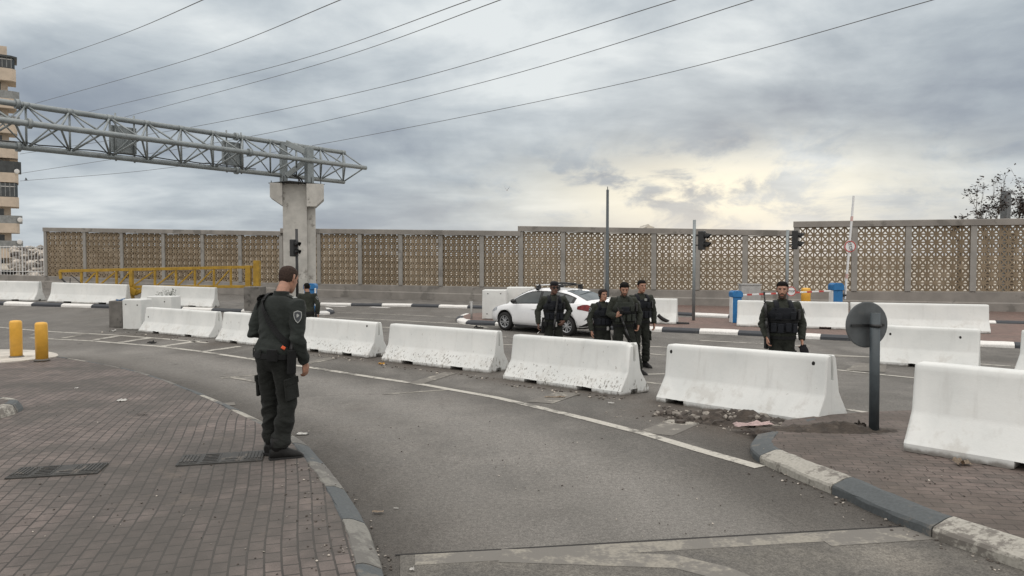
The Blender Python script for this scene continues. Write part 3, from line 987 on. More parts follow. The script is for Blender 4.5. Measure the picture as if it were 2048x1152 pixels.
# stony hillside beyond the wall
def hillside():
    bm = NB()
    xs = np.linspace(-110, 110, 90); ys = np.linspace(72, 190, 30)
    vs = []
    for y in ys:
        row = []
        for x in xs:
            t = (y - 72) / 118
            h = -.6 + 3.0 * sst(t * 1.8) + .8 * noise.noise(Vector((x * .05, y * .05, 1))) * sst(t * 2) + (1.6 * sst((-x - 20) / 30))
            h = h if t < .8 else h - 6 * (t - .8)
            row.append(bm.verts.new((x, y, h)))
        vs.append(row)
    for j in range(len(ys) - 1):
        for i in range(len(xs) - 1):
            bm.faces.new((vs[j][i], vs[j][i + 1], vs[j + 1][i + 1], vs[j + 1][i]))
    o = mesh_obj('hill', bm, M['earth'], smooth=True)
    o['kind'] = 'structure'
    rr = random.Random(8)
    bm = NB()
    for i in range(560):
        t = rr.random() ** .8
        y = 62 + 12 * t
        x = y * rr.uniform(-.675, -.54)
        z = -.4 + 3.4 * t * (1 - .25 * noise.noise(Vector((x * .2, t, 4))))
        rock_bm(bm, (x, y, z), rr.uniform(.18, .55), rr, rr.choice([0, 0, 1, 1, 2, 2]), .8)
    o = mesh_obj('rubble', bm, [M['rock_pale'], M['rock'], M['rock_dark']])
    tag(o, 'pale heap of boulders and broken stone seen through the white railing', 'rubble', kind='stuff')
hillside()
# ------------------------------------------------------------------ jersey barriers
def barrier_mesh(L, H=.81, seed=0, notch=(.27, .73), lift=True, endslot=(False, True), chip=0.0):
    rr = random.Random(seed)
    s = H / .81
    prof = [(.360, 0), (.360, .075), (.340, .10), (.185, .325), (.160, .37), (.108, .74), (.100, .785), (.080, .81)]
    xs = list(np.arange(-L / 2 + .03, L / 2 - .02, .06)) + [L / 2 - .03]
    cuts = []
    for nf in notch:
        c_ = -L / 2 + L * nf
        cuts += [c_ - .17, c_ - .168, c_ + .168, c_ + .17]
    xs = sorted([-L / 2] + [x for x in xs if all(abs(x - q) > .02 for q in cuts)] + cuts + [L / 2])
    bm = NB()
    prev = None
    for i, x in enumerate(xs):
        end = i in (0, len(xs) - 1)
        inn = any(abs(x - (-L / 2 + L * nf)) < .169 for nf in notch)
        zb = (.075 + rr.uniform(-.008, .006)) if inn else abs(rr.gauss(0, .006))
        k_ = .018 if end else 0
        nearend = max(0.0, 1 - (L / 2 - x) / .28)
        ring = []
        pts = [(-w, z) for w, z in prof] + [(w, z) for w, z in reversed(prof)]
        for w, z in pts:
            jw = noise.noise(Vector((x * 2.2 + seed * 7, z * 5, w * 3))) * .006
            zz_ = max(z * s, zb + (.0005 * z))
            if end and z > .7: zz_ -= k_ * .6
            if chip and nearend > 0 and z > .25:
                cn = noise.noise(Vector((x * 19, z * 14, w * 16 + seed)))
                jw -= chip * nearend * max(0, cn) * 1.2
                if z > .78: zz_ -= chip * nearend * max(0, cn + .25)
            sg = 1 if w > 0 else -1
            ring.append(bm.verts.new((x, sg * max(.03, abs(w) - k_ + jw), zz_)))
        if prev:
            n = len(ring)
            for q in range(n):
                f = bm.faces.new((prev[q], prev[(q + 1) % n], ring[(q + 1) % n], ring[q]))
                f.smooth = 2 <= q % n <= 12 and q not in (7,)
        else: bm.faces.new(ring)
        prev = ring
    bm.faces.new(prev)
    mods = []
    tmp = []
    def cutter(c_, sz):
        b2 = NB(); box(b2, c_, sz)
        o = mesh_obj('cut', b2, M['barrier_paint']); tmp.append(o)
        mods.append(('BOOLEAN', dict(operation='DIFFERENCE', object=o, solver='EXACT')))
    for sd, on in zip((-1, 1), endslot):
        if on: cutter((sd * L / 2, 0, .68 * s), (.09, .055, .34 * s))
    if endslot[1]: cutter((L / 2, -.02, .02), (.16, .16, .13))
    me = evaluated(bm, mods, 'body')
    for o in tmp: bpy.data.objects.remove(o)
    me.materials.clear(); me.materials.append(M['barrier_paint'])
    return me
nb = 0
def barrier(pl, pr, label, dz=0.0, H=.81, L=None, holes=((.07, .70), (.90, .70)), world=False, group='white concrete barriers blocking the lanes', **kw):
    global nb
    nb += 1
    a, b = (pl, pr) if world else (at(*pl, dz), at(*pr, dz))
    u = Vector((b.x - a.x, b.y - a.y, 0))
    LL = L or u.length
    u.normalize()
    n = Vector((-u.y, u.x, 0))
    c_ = a + u * (LL / 2) + n * .36
    c_.z = g(c_.x, c_.y) + dz
    root = thing('concrete_barrier', label, 'barrier', c_, math.atan2(u.y, u.x), group)
    # follow the fall of the ground along the length
    e0 = c_ - u * LL / 2; e1 = c_ + u * LL / 2
    root.rotation_euler = (0, -math.atan2(g(e1.x, e1.y) - g(e0.x, e0.y), LL), math.atan2(u.y, u.x))
    bo = link(bpy.data.objects.new('body', barrier_mesh(LL, H, nb, **kw)), root)
    bo['scuff'] = {1: .45, 2: .7, 3: .85, 4: 1.0, 5: .9, 6: .18, 7: .05, 8: .12}.get(nb, .15)
    for fx, fz in holes:
        bm = NB()
        z = fz * H / .81
        w = .160 - (.052) * (fz - .37) / .37
        tube(bm, [(-LL / 2 + fx * LL, -w - .004, z), (-LL / 2 + fx * LL, -w + .03, z)], [(.022, .028), (.022, .028)], ref=(1, 0, 0), n=12)
        mesh_obj('lifting_hole', bm, M['hole_dark'], root)
    return root
barrier((276, 664), (416, 678), 'white barrier behind the painted hatching, running from the tall white block', H=.76, holes=((.06, .5),))
barrier((430, 683), (575, 699), 'white barrier half hidden behind the tall officer standing at the kerb', H=.80, holes=())
barrier((592, 700), (735, 717), 'white barrier in the row just right of the tall kerbside officer', H=.80, holes=((.89, .72),))
barrier((762, 722), (976, 747), 'heavily scuffed white barrier before the front wheel of the car', H=.82, holes=())
barrier((1005, 758), (1240, 792), 'white barrier with a broken top corner, in front of the group of officers', H=.82, chip=.09, holes=())
barrier((1311, 803), (1634, 854), 'clean white barrier with soil and rubble heaped along its foot', H=.84, holes=((.04, .71), (.93, .71)), notch=(.14,))
barrier((1806, 902), (2052, 944), 'largest nearest white barrier standing on the paved island by the sign', .118, H=.83, L=3.0, holes=(), notch=(.36, .75), endslot=(False, False))
barrier((1751, 729), (1957, 743), 'white barrier with a wide dark foot slot, behind the round sign', H=.83, holes=((.13, .64), (.82, .64)), notch=(.42,))
barrier((2028, 745), (2230, 765), 'white barrier cut off by the right edge of the picture', H=.84, holes=())
barrier((1473, 653), (1697, 660), 'white barrier on the red median beside the blue gate box, behind the bearded officer', .135, H=.82, notch=(.33, .80), holes=())
barrier((1702, 660), (1982, 668), 'white barrier with a cracked right end, farther one on the red median', .135, H=.82, notch=(.2, .55), holes=())
barrier((1170, 644), (1352, 649), 'white barrier beyond the officers with a black rubber strip at its end', .135, H=.83, holes=((.72, .5),))
barrier((-70, 600), (68, 603), 'white barrier on the far left median, cut by the picture edge', .135, H=.84, holes=())
barrier((94, 605), (246, 610), 'white barrier under the free end of the yellow beam', .135, H=.84, holes=())
barrier((276, 611), (424, 616), 'white barrier with a dry weed on it, behind the white blocks', .135, H=.84, holes=())

def block(name, label, p, w, h, dp, rotz, mat='barrier_paint', dz=0.0, taper=.02, holes=(), group=None, cat='block'):
    a = at(*p, dz)
    root = thing(name, label, cat, a, rotz, group)
    bm = NB()
    b2 = bmesh.new()
    bmesh.ops.create_cube(b2, size=1.0, matrix=Matrix.Translation((0, dp / 2, h / 2)) @ Matrix.Diagonal((w, dp, h, 1)))
    bmesh.ops.bevel(b2, geom=list(b2.edges), offset=.03, segments=3, affect='EDGES', profile=.5)
    bmesh.ops.subdivide_edges(b2, edges=[e for e in b2.edges if e.calc_length() > .3], cuts=5, use_grid_fill=True)
    for v in b2.verts:
        v.co.x *= 1 - taper * v.co.z / h
        v.co += Vector((1, 1, .6)) * .008 * noise.noise(v.co * 3 + a)
    merge(bm, b2)
    mesh_obj('body', bm, M[mat], root)
    for hx, hz in holes:
        bm = NB()
        tube(bm, [(hx, -.005, hz), (hx, .03, hz)], .022, ref=(1, 0, 0), n=10)
        mesh_obj('lifting_hole', bm, M['hole_dark'], root)
    return root
block('concrete_block', 'tall white concrete block at the left end of the barrier row', (264, 660), .66, .98, .60, R(-8), holes=((-.2, .82), (.2, .80)), group='white blocks')
block('concrete_block', 'white block set behind, with its top showing over the first barrier', (318, 650), .92, .98, .6, R(-8), holes=((.22, .80),), group='white blocks')
block('concrete_block', 'tall flat white block in front of the bonnet of the car', (988, 639), .86, 1.05, .62, R(-6), dz=.135, holes=((-.22, .92), (.24, .92), (-.25, .2)), group='white blocks')
block('concrete_block', 'white block farther back, partly hidden by the roof of the car', (1040, 636), 1.0, 1.12, .6, R(-6), dz=.135, holes=((.1, .9),), group='white blocks')
block('concrete_block', 'grey weathered concrete footing block beside the tall white block', (231, 655), .50, .88, .5, R(-10), 'concrete_dark', taper=.05)
block('concrete_block', 'grey concrete block carrying the post end of the yellow beam', (504, 622), .70, .98, .6, R(-6), 'concrete_dark', dz=.135)

# ------------------------------------------------------------------ gantry
def gantry():
    Pc = Vector((-9.86, 33.6, 0))
    e = Vector((.598, .80, 0)); n = Vector((.80, -.598, 0))
    rz = math.atan2(e.y, e.x)
    root = thing('overhead_gantry', 'grey tubular truss gantry carried over the road by a concrete column', 'gantry', (Pc.x, Pc.y, g(Pc.x, Pc.y)), rz)
    zo = root.location.z
    # local: x along the beam (away), y = -n side, so n is local -y
    def Lp(s, off, z): return Vector((s, -off, z - zo))
    zt, zm, zb, off = 7.13, 6.38, 5.72, .95
    A = -24.0
    def part(name, fn, mat, parent=root):
        bm = NB(); fn(bm); return mesh_obj(name, bm, M[mat], parent)
    part('chord', lambda b: tube(b, [Lp(A, 0, zt), Lp(2.9, 0, zt)], .10, n=14), 'galv')
    part('chord', lambda b: tube(b, [Lp(A, 0, zb), Lp(2.9, 0, zb)], .10, n=14), 'galv')
    part('chord', lambda b: tube(b, [Lp(A, off, zm), Lp(3.45, off, zm)], .10, n=14), 'galv')
    part('end_brace', lambda b: [tube(b, [Lp(2.85, 0, z), Lp(3.35, off, zm)], .035, n=8) for z in (zt, zb)], 'galv')
    s = 2.85; i = 0; st = 1.36
    while s > A:
        def bay(b, s=s, i=i):
            tube(b, [Lp(s, 0, zt), Lp(s, 0, zb)], .038, n=8)
            m_ = s - st / 2
            for z in (zt, zb):
                tube(b, [Lp(s, 0, z), Lp(m_, off, zm)], .036, n=8)
                tube(b, [Lp(s - st, 0, z), Lp(m_, off, zm)], .036, n=8)
            tube(b, [Lp(s, 0, zt), Lp(s - st, 0, zb)], .026, n=8)
            tube(b, [Lp(s, .02, zb), Lp(s - st, .02, zt)], .026, n=8)
            tube(b, [Lp(s - .1, 0, zt), Lp(s + .1, 0, zt)], .112, n=12)
        part('bracing_bay', bay, 'galv')
        s -= st; i += 1
    for fs in (-2.9, -11.0, -17.0):          # bolted flanges of the chord joints
        [part('joint_flange', lambda b: tube(b, [Lp(fs - .06, o_, z_), Lp(fs + .06, o_, z_)], .165, n=14), 'galv') for o_, z_ in ((0, zt), (0, zb), (off, zm))]
    cab = [Lp(A + i * .4, .05, zb + .115 + .05 * math.sin(i * 1.1) ** 2) for i in range(56)]
    part('cable_run', lambda b: tube(b, cab, .022, n=6), 'black_rubber')
    # sign boxes seen from behind
    for s0 in (-7.45, -2.95):
        bx = part('sign_box', lambda b: box(b, Lp(s0, -.20, 6.42), (.92, .14, .98), bev=.02), 'galv')
        part('bracket', lambda b: [tube(b, [Lp(s0 + q, -.08, zt + .22), Lp(s0 + q, -.08, zb - .12)], .035, n=8) for q in (-.34, .34)], 'galv', bx)
    # seat of the beam on the column: a portal of two plate posts
    part('portal_post', lambda b: box(b, Lp(-.62, .10, 6.24), (.30, .20, 1.90), bev=.02), 'galv')
    part('portal_post', lambda b: box(b, Lp(.22, .80, 6.14), (.34, .26, 1.70), bev=.02), 'galv')
    part('portal_brace', lambda b: box(b, Lp(-.2, .45, 6.95), (1.0, .12, .26), Matrix.Rotation(R(-38), 3, 'Z') @ Matrix.Rotation(R(24), 3, 'Y'), .02), 'galv')
    part('portal_brace', lambda b: box(b, Lp(-.2, .45, 6.05), (1.15, .13, .24), Matrix.Rotation(R(-38), 3, 'Z') @ Matrix.Rotation(R(-40), 3, 'Y'), .02), 'galv')
    part('anchor_bolts', lambda b: [tube(b, [Lp(x_, y_, 5.25), Lp(x_, y_, 5.62 if k_ % 2 else 5.48)], .022, n=6) for k_, (x_, y_) in enumerate([(-.95, -.35), (-.95, .55), (-.2, -.4), (.1, 1.1), (.62, .3), (.62, 1.1), (-.55, 1.05)])]
         + [box(b, Lp(-.15, .4, 5.36), (1.9, 1.5, .03))], 'black_metal')
    part('loose_cable', lambda b: [tube(b, [Lp(-.3 + q, .3, 5.75), Lp(-.1 + q, .45, 5.62), Lp(0 + q, .5, 5.42), Lp(.05 + q, .5, 5.3)], .032, n=6) for q in (0, .12)], 'black_rubber')
    # column: thick blade, narrower fin towards the road, and a capital flared along the road
    rel = -rz + R(14)
    xf = Matrix.Translation(Lp(-.12, .38, zo)) @ Matrix.Rotation(rel, 4, 'Z')
    zc = 5.32 - zo
    def col(b):
        prism(b, [(-.60, -.45), (.42, -.45), (.42, .5), (-.60, .5)], -.2, zc - .02, xf=xf)
        prism(b, [(.425, -.22), (.78, -.22), (.78, .45), (.425, .45)], -.2, zc - .9, xf=xf)
    part('column', col, 'concrete')
    def cap(b):
        def pr(o2): prism(b, o2, -.66, .66, axis='y', xf=xf)
        pr([(-1.12, zc), (-1.12, zc - .62), (-.602, zc - .98), (-.602, zc)])
        pr([(.422, zc), (.422, zc - 1.0), (.80, zc - 1.0), (1.16, zc - .66), (1.16, zc)])
        prism(b, [(-.598, zc), (-.598, zc - .4), (.418, zc - .4), (.418, zc)], -.46, .64, axis='y', xf=xf)
    part('capital', cap, 'concrete')
    return root
gantry()

# ------------------------------------------------------------------ yellow height beam
def yellow_beam():
    Yd = 32.0
    def P(p, q, y=Yd): return atY(p, q, y)
    o = P(500, 575)
    root = thing('height_beam', 'yellow lattice height limit beam lying across the far left lanes', 'barrier beam', (o.x, Yd, o.z))
    def Lc(p, q, dy=0): v = P(p, q); return (v.x - o.x, dy, v.z - o.z)
    def bar(name, a, b, w, parent=root, mat='yellow_old', dy=0):
        bm = NB()
        a_, b_ = Vector(Lc(*a, dy)), Vector(Lc(*b, dy))
        t = (b_ - a_); L = t.length
        q = t.to_track_quat('X', 'Z').to_matrix()
        box(bm, (a_ + b_) / 2, (L, w, w), q, .008)
        return mesh_obj(name, bm, M[mat], parent)
    bar('top_rail', (120, 542), (506, 534), .125)
    bar('bottom_rail', (160, 574), (506, 573), .12)
    bar('end_rail', (120, 542), (122, 558), .10)
    bar('latch_arm', (122, 556), (141, 575), .06, mat='black_metal')
    ups = [163, 194, 233, 263, 310, 352, 390, 428, 462]
    for a in ups: bar('upright', (a, 544 - (a - 120) * .02), (a, 572), .085 if a != 263 else .15)
    for a, b in zip(ups[:-1], ups[1:]): bar('diagonal', (a + 4, 571), (b - 4, 547 - (a - 120) * .02), .06)
    bar('end_post', (514, 521), (514, 577), .25)
    bar('end_post', (497, 531), (497, 576), .22)
    # hinge bracket below the beam and the leg it turns on
    bm = NB()
    c_ = Vector(Lc(266, 582))
    box(bm, c_, (.38, .30, .28), Matrix.Rotation(R(25), 3, 'Y'), .02)
    box(bm, c_ + Vector((-.14, 0, -.40)), (.30, .26, .75), None, .02)
    box(bm, c_ + Vector((.30, 0, -.02)), (.44, .2, .16), Matrix.Rotation(R(-24), 3, 'Y'), .02)
    mesh_obj('hinge', bm, M['yellow_old'], root)
    bm = NB()
    pts = [(150, 556), (152, 575), (157, 590), (160, 606), (175, 620), (193, 628), (192, 610), (188, 592), (184, 578), (168, 562), (150, 550)]
    tube(bm, smooth3([Lc(*p, -.35 - .25 * math.sin(i / 3)) for i, p in enumerate(pts)]), .020, n=6)
    mesh_obj('loose_cable', bm, M['black_rubber'], root)
def smooth3(P, n=5):
    P = [Vector(p) for p in P]
    E = [P[0] * 2 - P[1]] + P + [P[-1] * 2 - P[-2]]
    Q = []
    for i in range(1, len(E) - 2):
        for j in range(n):
            t = j / n
            a, b, c_, d_ = E[i - 1], E[i], E[i + 1], E[i + 2]
            Q.append(.5 * ((2 * b) + (-a + c_) * t + (2 * a - 5 * b + 4 * c_ - d_) * t * t + (-a + 3 * b - 3 * c_ + d_) * t ** 3))
    Q.append(P[-1])
    return Q
yellow_beam()

# ------------------------------------------------------------------ bollards
def bollard(p, label, h=.80, dz=.145, r=.118, bare=True):
    a = at(*p, dz)
    root = thing('bollard', label, 'bollard', a, 0, 'yellow steel bollards')
    bm = NB()
    prof = [(r, -.02), (r, h - .06), (r * .96, h - .03), (r * .8, h - .008), (r * .4, h)]
    tube(bm, [(0, 0, z) for _, z in prof], [w for w, _ in prof], n=24)
    mesh_obj('post', bm, M['yellow_paint'], root)
    if bare:
        bm = NB()
        tube(bm, [(0, 0, -.01), (0, 0, .028)], [r * 1.32, r * 1.12], n=18)
        mesh_obj('footing', bm, M['concrete_dark'], root)
    return root
bollard((33, 714), 'yellow bollard on the white concrete patch, the one farther from the kerb')
bollard((84, 720), 'scratched yellow bollard at the kerb corner of the white concrete patch')
bollard((1611, 641), 'yellow bollard behind the lowered gate arm', 1.15, .126, .16, False)

# ------------------------------------------------------------------ round sign from behind
def round_sign():
    a = at(1748, 862, .118)
    root = thing('road_sign', 'round road sign seen from its grey back on a leaning dark post', 'sign', a, 0)
    k_ = 188.0
    bm = NB()
    tube(bm, [(0, 0, -.1), (-.012, 0, 1.29)], .052, n=18)
    mesh_obj('post', bm, M['sign_pole'], root)
    A = R(10)
    rot = Matrix.Rotation(A, 3, 'Z')
    cz = (862 - 645) / k_
    c_ = Vector((-.055, .085, cz))
    bm = NB()
    ax = rot @ Vector((0, 1, 0))
    tube(bm, [c_, c_ + ax * .004, c_ + ax * .016, c_ + ax * .02], [.240, .252, .252, .240], ref=(0, 0, 1), n=56, smooth=False)
    disc = mesh_obj('disc', bm, M['sign_back'], root)
    bm = NB()
    sd = rot @ Vector((1, 0, 0))
    box(bm, c_ - ax * .012 + Vector((0, 0, -.005)), (.40, .014, .026), rot)
    mesh_obj('bracket', bm, M['black_metal'], disc)
    bm = NB()
    tube(bm, [(-.005, 0, cz - .02), (-.005, 0, cz + .015)], .060, n=16)
    mesh_obj('clamp', bm, M['black_metal'], root)
round_sign()

# ------------------------------------------------------------------ traffic lights and poles
def traffic_light(p, ptop, head, label, rpole=.055, yaw=0, mat='pole_grey', side=1, dz=0.13, nl=2, Y=None):
    a = at(*p, dz) if Y is None else atY(p[0], p[1], Y)
    if Y is not None: a.z = g(a.x, a.y) + dz
    s = FPX / a.y
    H_ = (CAM_Z - a.z) + (520 - ptop) / s
    root = thing('traffic_light', label, 'traffic light', a, 0, 'traffic light signals')
    bm = NB()
    tube(bm, [(0, 0, 0), (0, 0, H_)], rpole, n=12)
    mesh_obj('pole', bm, M[mat], root)
    hx = (head[0] - p[0]) / s; hz = (CAM_Z - a.z) + (520 - head[1]) / s
    rot = Matrix.Rotation(yaw, 3, 'Z')
    hh = .30 * nl + .06
    bm = NB()
    c_ = Vector((hx, -.02, hz))
    box(bm, c_, (.30, .20, hh), rot, .03)
    hd = mesh_obj('signal_head', bm, M['black_metal'], root)
    f = rot @ Vector((0, -1, 0))
    for i in range(nl):
        z = hh / 2 - .18 - i * .30
        q = c_ + Vector((0, 0, z))
        bm = NB()
        tube(bm, [q + f * .10, q + f * .115], .095, ref=(0, 0, 1), n=16)
        mesh_obj('lens', bm, M['lens_dark'], hd)
        bm = NB()
        b2 = []
        for dd in (.10, .34):
            ring = []
            for t_ in range(13):
                an = PI * (t_ / 12) * 1.25 - PI * .125
                wv = rot @ Vector((math.cos(an) * .118, 0, 0))
                ring.append(bm.verts.new(q + f * dd * (1 if dd < .2 else .62 + .38 * max(0, math.sin(an))) + wv + Vector((0, 0, math.sin(an) * .118 - (.0 if dd < .2 else .05)))))
            b2.append(ring)
        for t_ in range(12): bm.faces.new((b2[0][t_], b2[0][t_ + 1], b2[1][t_ + 1], b2[1][t_]))
        bmesh.ops.solidify(bm, geom=list(bm.faces), thickness=.01)
        mesh_obj('visor', bm, M['black_metal'], hd)
    for z in (hz + hh / 4, hz - hh / 4):
        bm = NB()
        box(bm, Vector((hx * .5, 0, z)), (max(.06, abs(hx)), .03, .04))
        mesh_obj('arm', bm, M['black_metal'], root)
    return root
traffic_light((1387, 641), 440, (1402, 481), 'traffic light on a tall thin pole right of the group of officers', yaw=R(58), mat='galv')
traffic_light((1573, 641), 460, (1587, 480), 'traffic light on the pole behind the bearded officer', yaw=R(70), mat='galv')
traffic_light((595, 628), 458, (590, 496), 'traffic light in front of the gantry column', yaw=R(60), mat='black_metal', dz=.135)

def pole():
    a = at(1214, 628, .12)
    s = FPX / a.y
    root = thing('lamp_pole', 'thin dark steel pole rising above the wall behind the officers', 'pole', a)
    bm = NB()
    H_ = (628 - 380) / s
    tube(bm, [(0, 0, 0), (0, 0, 1.2), (0, 0, 1.22), (0, 0, H_)], [.085, .085, .065, .052], n=12)
    mesh_obj('shaft', bm, M['sign_pole'], root)
    bm = NB()
    tube(bm, [(0, 0, H_), (0, 0, H_ + .12)], .015, n=6)
    mesh_obj('spike', bm, M['sign_pole'], root)
pole()

# ------------------------------------------------------------------ gate boxes with arms
def sign_disc(bm_parent, c_, r, facing=(0, -1, 0)):
    f = Vector(facing)
    bm = NB()
    tube(bm, [c_, c_ + f * .012], r, ref=(0, 0, 1), n=28, smooth=False)
    d_ = mesh_obj('stop_disc', bm, M['white_metal'], bm_parent)
    bm = NB()
    n = 32
    rings = []
    for rr_ in (r * .80, r * .985):
        rings.append([bm.verts.new(c_ + f * .015 + Vector((rr_ * math.cos(2 * PI * i / n), 0, rr_ * math.sin(2 * PI * i / n)))) for i in range(n)])
    for i in range(n): bm.faces.new((rings[0][i], rings[0][(i + 1) % n], rings[1][(i + 1) % n], rings[1][i]))
    mesh_obj('ring', bm, M['red_paint'], d_)
    return d_
def text_part(txt, size, loc, parent, mat, tilt=0.0):
    cu = bpy.data.curves.new('lettering', 'FONT')
    cu.body = txt; cu.size = size; cu.align_x = 'CENTER'; cu.align_y = 'CENTER'
    cu.extrude = .002
    o = bpy.data.objects.new('lettering', cu)
    COL.objects.link(o)
    dg = bpy.context.evaluated_depsgraph_get()
    me = bpy.data.meshes.new_from_object(o.evaluated_get(dg))
    bpy.data.objects.remove(o)
    me.materials.clear(); me.materials.append(M[mat])
    o = link(bpy.data.objects.new('lettering', me), parent)
    o.location = loc
    o.rotation_euler = (PI / 2, tilt, 0)
    return o
def gate_box(p, label, w=.30, dp=.38, h=1.08, dz=.135, rot=0.0, arm=None):
    a = at(*p, dz)
    root = thing('gate_barrier', label, 'gate', a, rot, 'blue and white road gates')
    bm = NB()
    box(bm, (0, 0, h * .40), (w, dp, h * .80), bev=.02)
    mesh_obj('housing', bm, M['blue_plastic'], root)
    bm = NB()
    box(bm, (-w / 2 - .012, -.02, h * .40), (.022, dp * .86, h * .79), bev=.006)
    mesh_obj('door_panel', bm, M['white_metal'], root)
    bm = NB()
    prism(bm, [(-w / 2 - .03, h * .80), (w / 2 + .03, h * .80), (w / 2 + .03, h * .93), (w / 2 - .03, h), (-w / 2 + .04, h), (-w / 2 - .03, h * .95)], -dp / 2 - .04, dp / 2 + .03, axis='y')
    bmesh.ops.bevel(bm, geom=list(bm.edges), offset=.015, segments=2, affect='EDGES')
    mesh_obj('hood', bm, M['blue_plastic'], root)
    return root, a
gr, ga = gate_box((1471, 645), 'blue and white gate box with its striped arm lowered to the right')
def arm_part(root, a0, a1, nstripe, w=.085, smat='red_paint'):
    bm = NB()
    v = Vector(a1) - Vector(a0)
    q = v.to_track_quat('X', 'Y').to_matrix() if abs(v.x) > abs(v.z) else v.to_track_quat('X', 'Y').to_matrix()
    box(bm, (Vector(a0) + Vector(a1)) / 2, (v.length, .05, w), q, .008)
    ar = mesh_obj('arm', bm, M['white_metal'], root)
    for i in range(nstripe):
        t = (i + .8) / (nstripe + .6)
        bm = NB()
        box(bm, Vector(a0).lerp(Vector(a1), t), (.17, .056, w + .006), q)
        mesh_obj('stripe', bm, M[smat], ar)
    return ar
s1 = FPX / ga.y
e1 = Vector(((1664 - 1471) / s1, .15, .98 + (590 - 582) / s1 - .05))
ar = arm_part(gr, (.12, -.02, .93), e1, 7, .075)
m_ = Vector((.12, -.02, .93)).lerp(e1, .56) + Vector((0, -.05, .05))
dsc = sign_disc(gr, m_, .165)
text_part('STOP', .105, m_ + Vector((0, -.022, 0)), dsc, 'badge_dark')
gr2, ga2 = gate_box((1671, 638), 'blue and white gate box with its long arm raised upright', h=1.30, w=.34, dz=.126)
s2 = FPX / ga2.y
ar2 = arm_part(gr2, (.30, -.05, .72), ((1702 - 1671) / s2, -.05, (638 - 392) / s2), 3, .095, 'stripe_faded')
bm = NB(); tube(bm, [(.16, -.05, .86), (.33, -.05, .86)], .06, n=12); mesh_obj('pivot', bm, M['black_metal'], gr2)
m2 = Vector((.30, -.05, .72)).lerp(Vector(((1702 - 1671) / s2, -.05, (638 - 392) / s2)), .51) + Vector((0, -.05, 0))
dsc = sign_disc(gr2, m2, .21)
text_part('STOP', .155, m2 + Vector((0, -.022, 0)), dsc, 'badge_dark', R(75))
gr3, ga3 = gate_box((622, 624), 'blue gate box by the gantry column, beyond the walking officer', h=1.15, w=.42, dz=.135)
bm = NB()
box(bm, (.25, -.25, .62), (.06, .06, .70), bev=.01)
mesh_obj('arm', bm, M['white_metal'], gr3)
def cabinet():
    a = at(1502, 640, .126)
    root = thing('utility_cabinet', 'plain grey utility cabinet behind the blue gate box', 'cabinet', a)
    bm = NB(); box(bm, (0, .2, .62), (.68, .4, 1.24), bev=.015); mesh_obj('body', bm, M['cabinet_grey'], root)
    bm = NB(); box(bm, (.1, -.004, .66), (.42, .016, 1.0), bev=.004); mesh_obj('door', bm, M['cabinet_grey'], root)
    bm = NB(); box(bm, (0, .2, 1.26), (.74, .46, .03), bev=.008); mesh_obj('lid', bm, M['cabinet_grey'], root)
cabinet()
def small_post():
    a = at(943, 638, .135)
    root = thing('marker_post', 'short thin grey post on the white kerb nose before the car', 'post', a)
    bm = NB(); tube(bm, [(0, 0, 0), (0, 0, .60)], .038, n=10); mesh_obj('shaft', bm, M['cabinet_grey'], root)
    bm = NB(); box(bm, (-.01, 0, .60), (.12, .05, .07), bev=.01); mesh_obj('head', bm, M['cabinet_grey'], root)
small_post()
def rubber_strip():
    P = [at(1318, 634, .3), at(1328, 640, .2), at(1340, 645, .14), at(1355, 648, .14), at(1378, 648, .14)]
    y0 = P[-1].y
    pts = [atY(1316, 630, y0), atY(1324, 637, y0), atY(1336, 643, y0), atY(1352, 647, y0), atY(1378, 648.5, y0)]
    bm = NB()
    tube(bm, smooth3(pts), [(.06, .05)] * (4 * 5 + 1), n=10)
    c_ = pts[-1]
    tag(mesh_obj('rubber_strip', bm, M['black_rubber']), 'bent black rubber strip leaning on the median by the barrier end', 'rubber strip')
rubber_strip()

# ------------------------------------------------------------------ overhead wires
def wires():
    L = [[(405, 0), (230, 74), (45, 138)], [(680, 0), (380, 118), (60, 210)], [(940, 0), (560, 130), (175, 224)], [(1000, 0), (625, 132), (235, 238)],
         [(1350, 0), (800, 165), (390, 253), (40, 308)], [(1505, 0), (960, 166), (490, 275), (40, 347)], [(1865, 0), (1240, 168), (620, 292), (300, 340), (40, 362)]]
    for i, pts in enumerate(L):
        P = []
        span = pts[0][0] - pts[-1][0]
        ext = (pts[0][0] + (pts[0][0] - pts[1][0]) * .5, pts[0][1] + (pts[0][1] - pts[1][1]) * .62)
        pts = [ext] + pts
        for a, b in pts:
            t = (pts[1][0] - a) / span
            P.append(atY(a, b, 52 + 88 * t))
        bm = NB()
        tube(bm, smooth3(P, 12), .034, n=5)
        o = mesh_obj('overhead_wire', bm, M['cable'])
        tag(o, ['topmost power wire, crossing only the upper left sky', 'second power wire from the top left of the sky', 'upper of the close pair of power wires', 'lower of the close pair of power wires',
                'power wire next below the close pair', 'power wire second from the bottom', 'lowest power wire, reaching farthest right across the sky'][i], 'wire', 'overhead power wires')
wires()

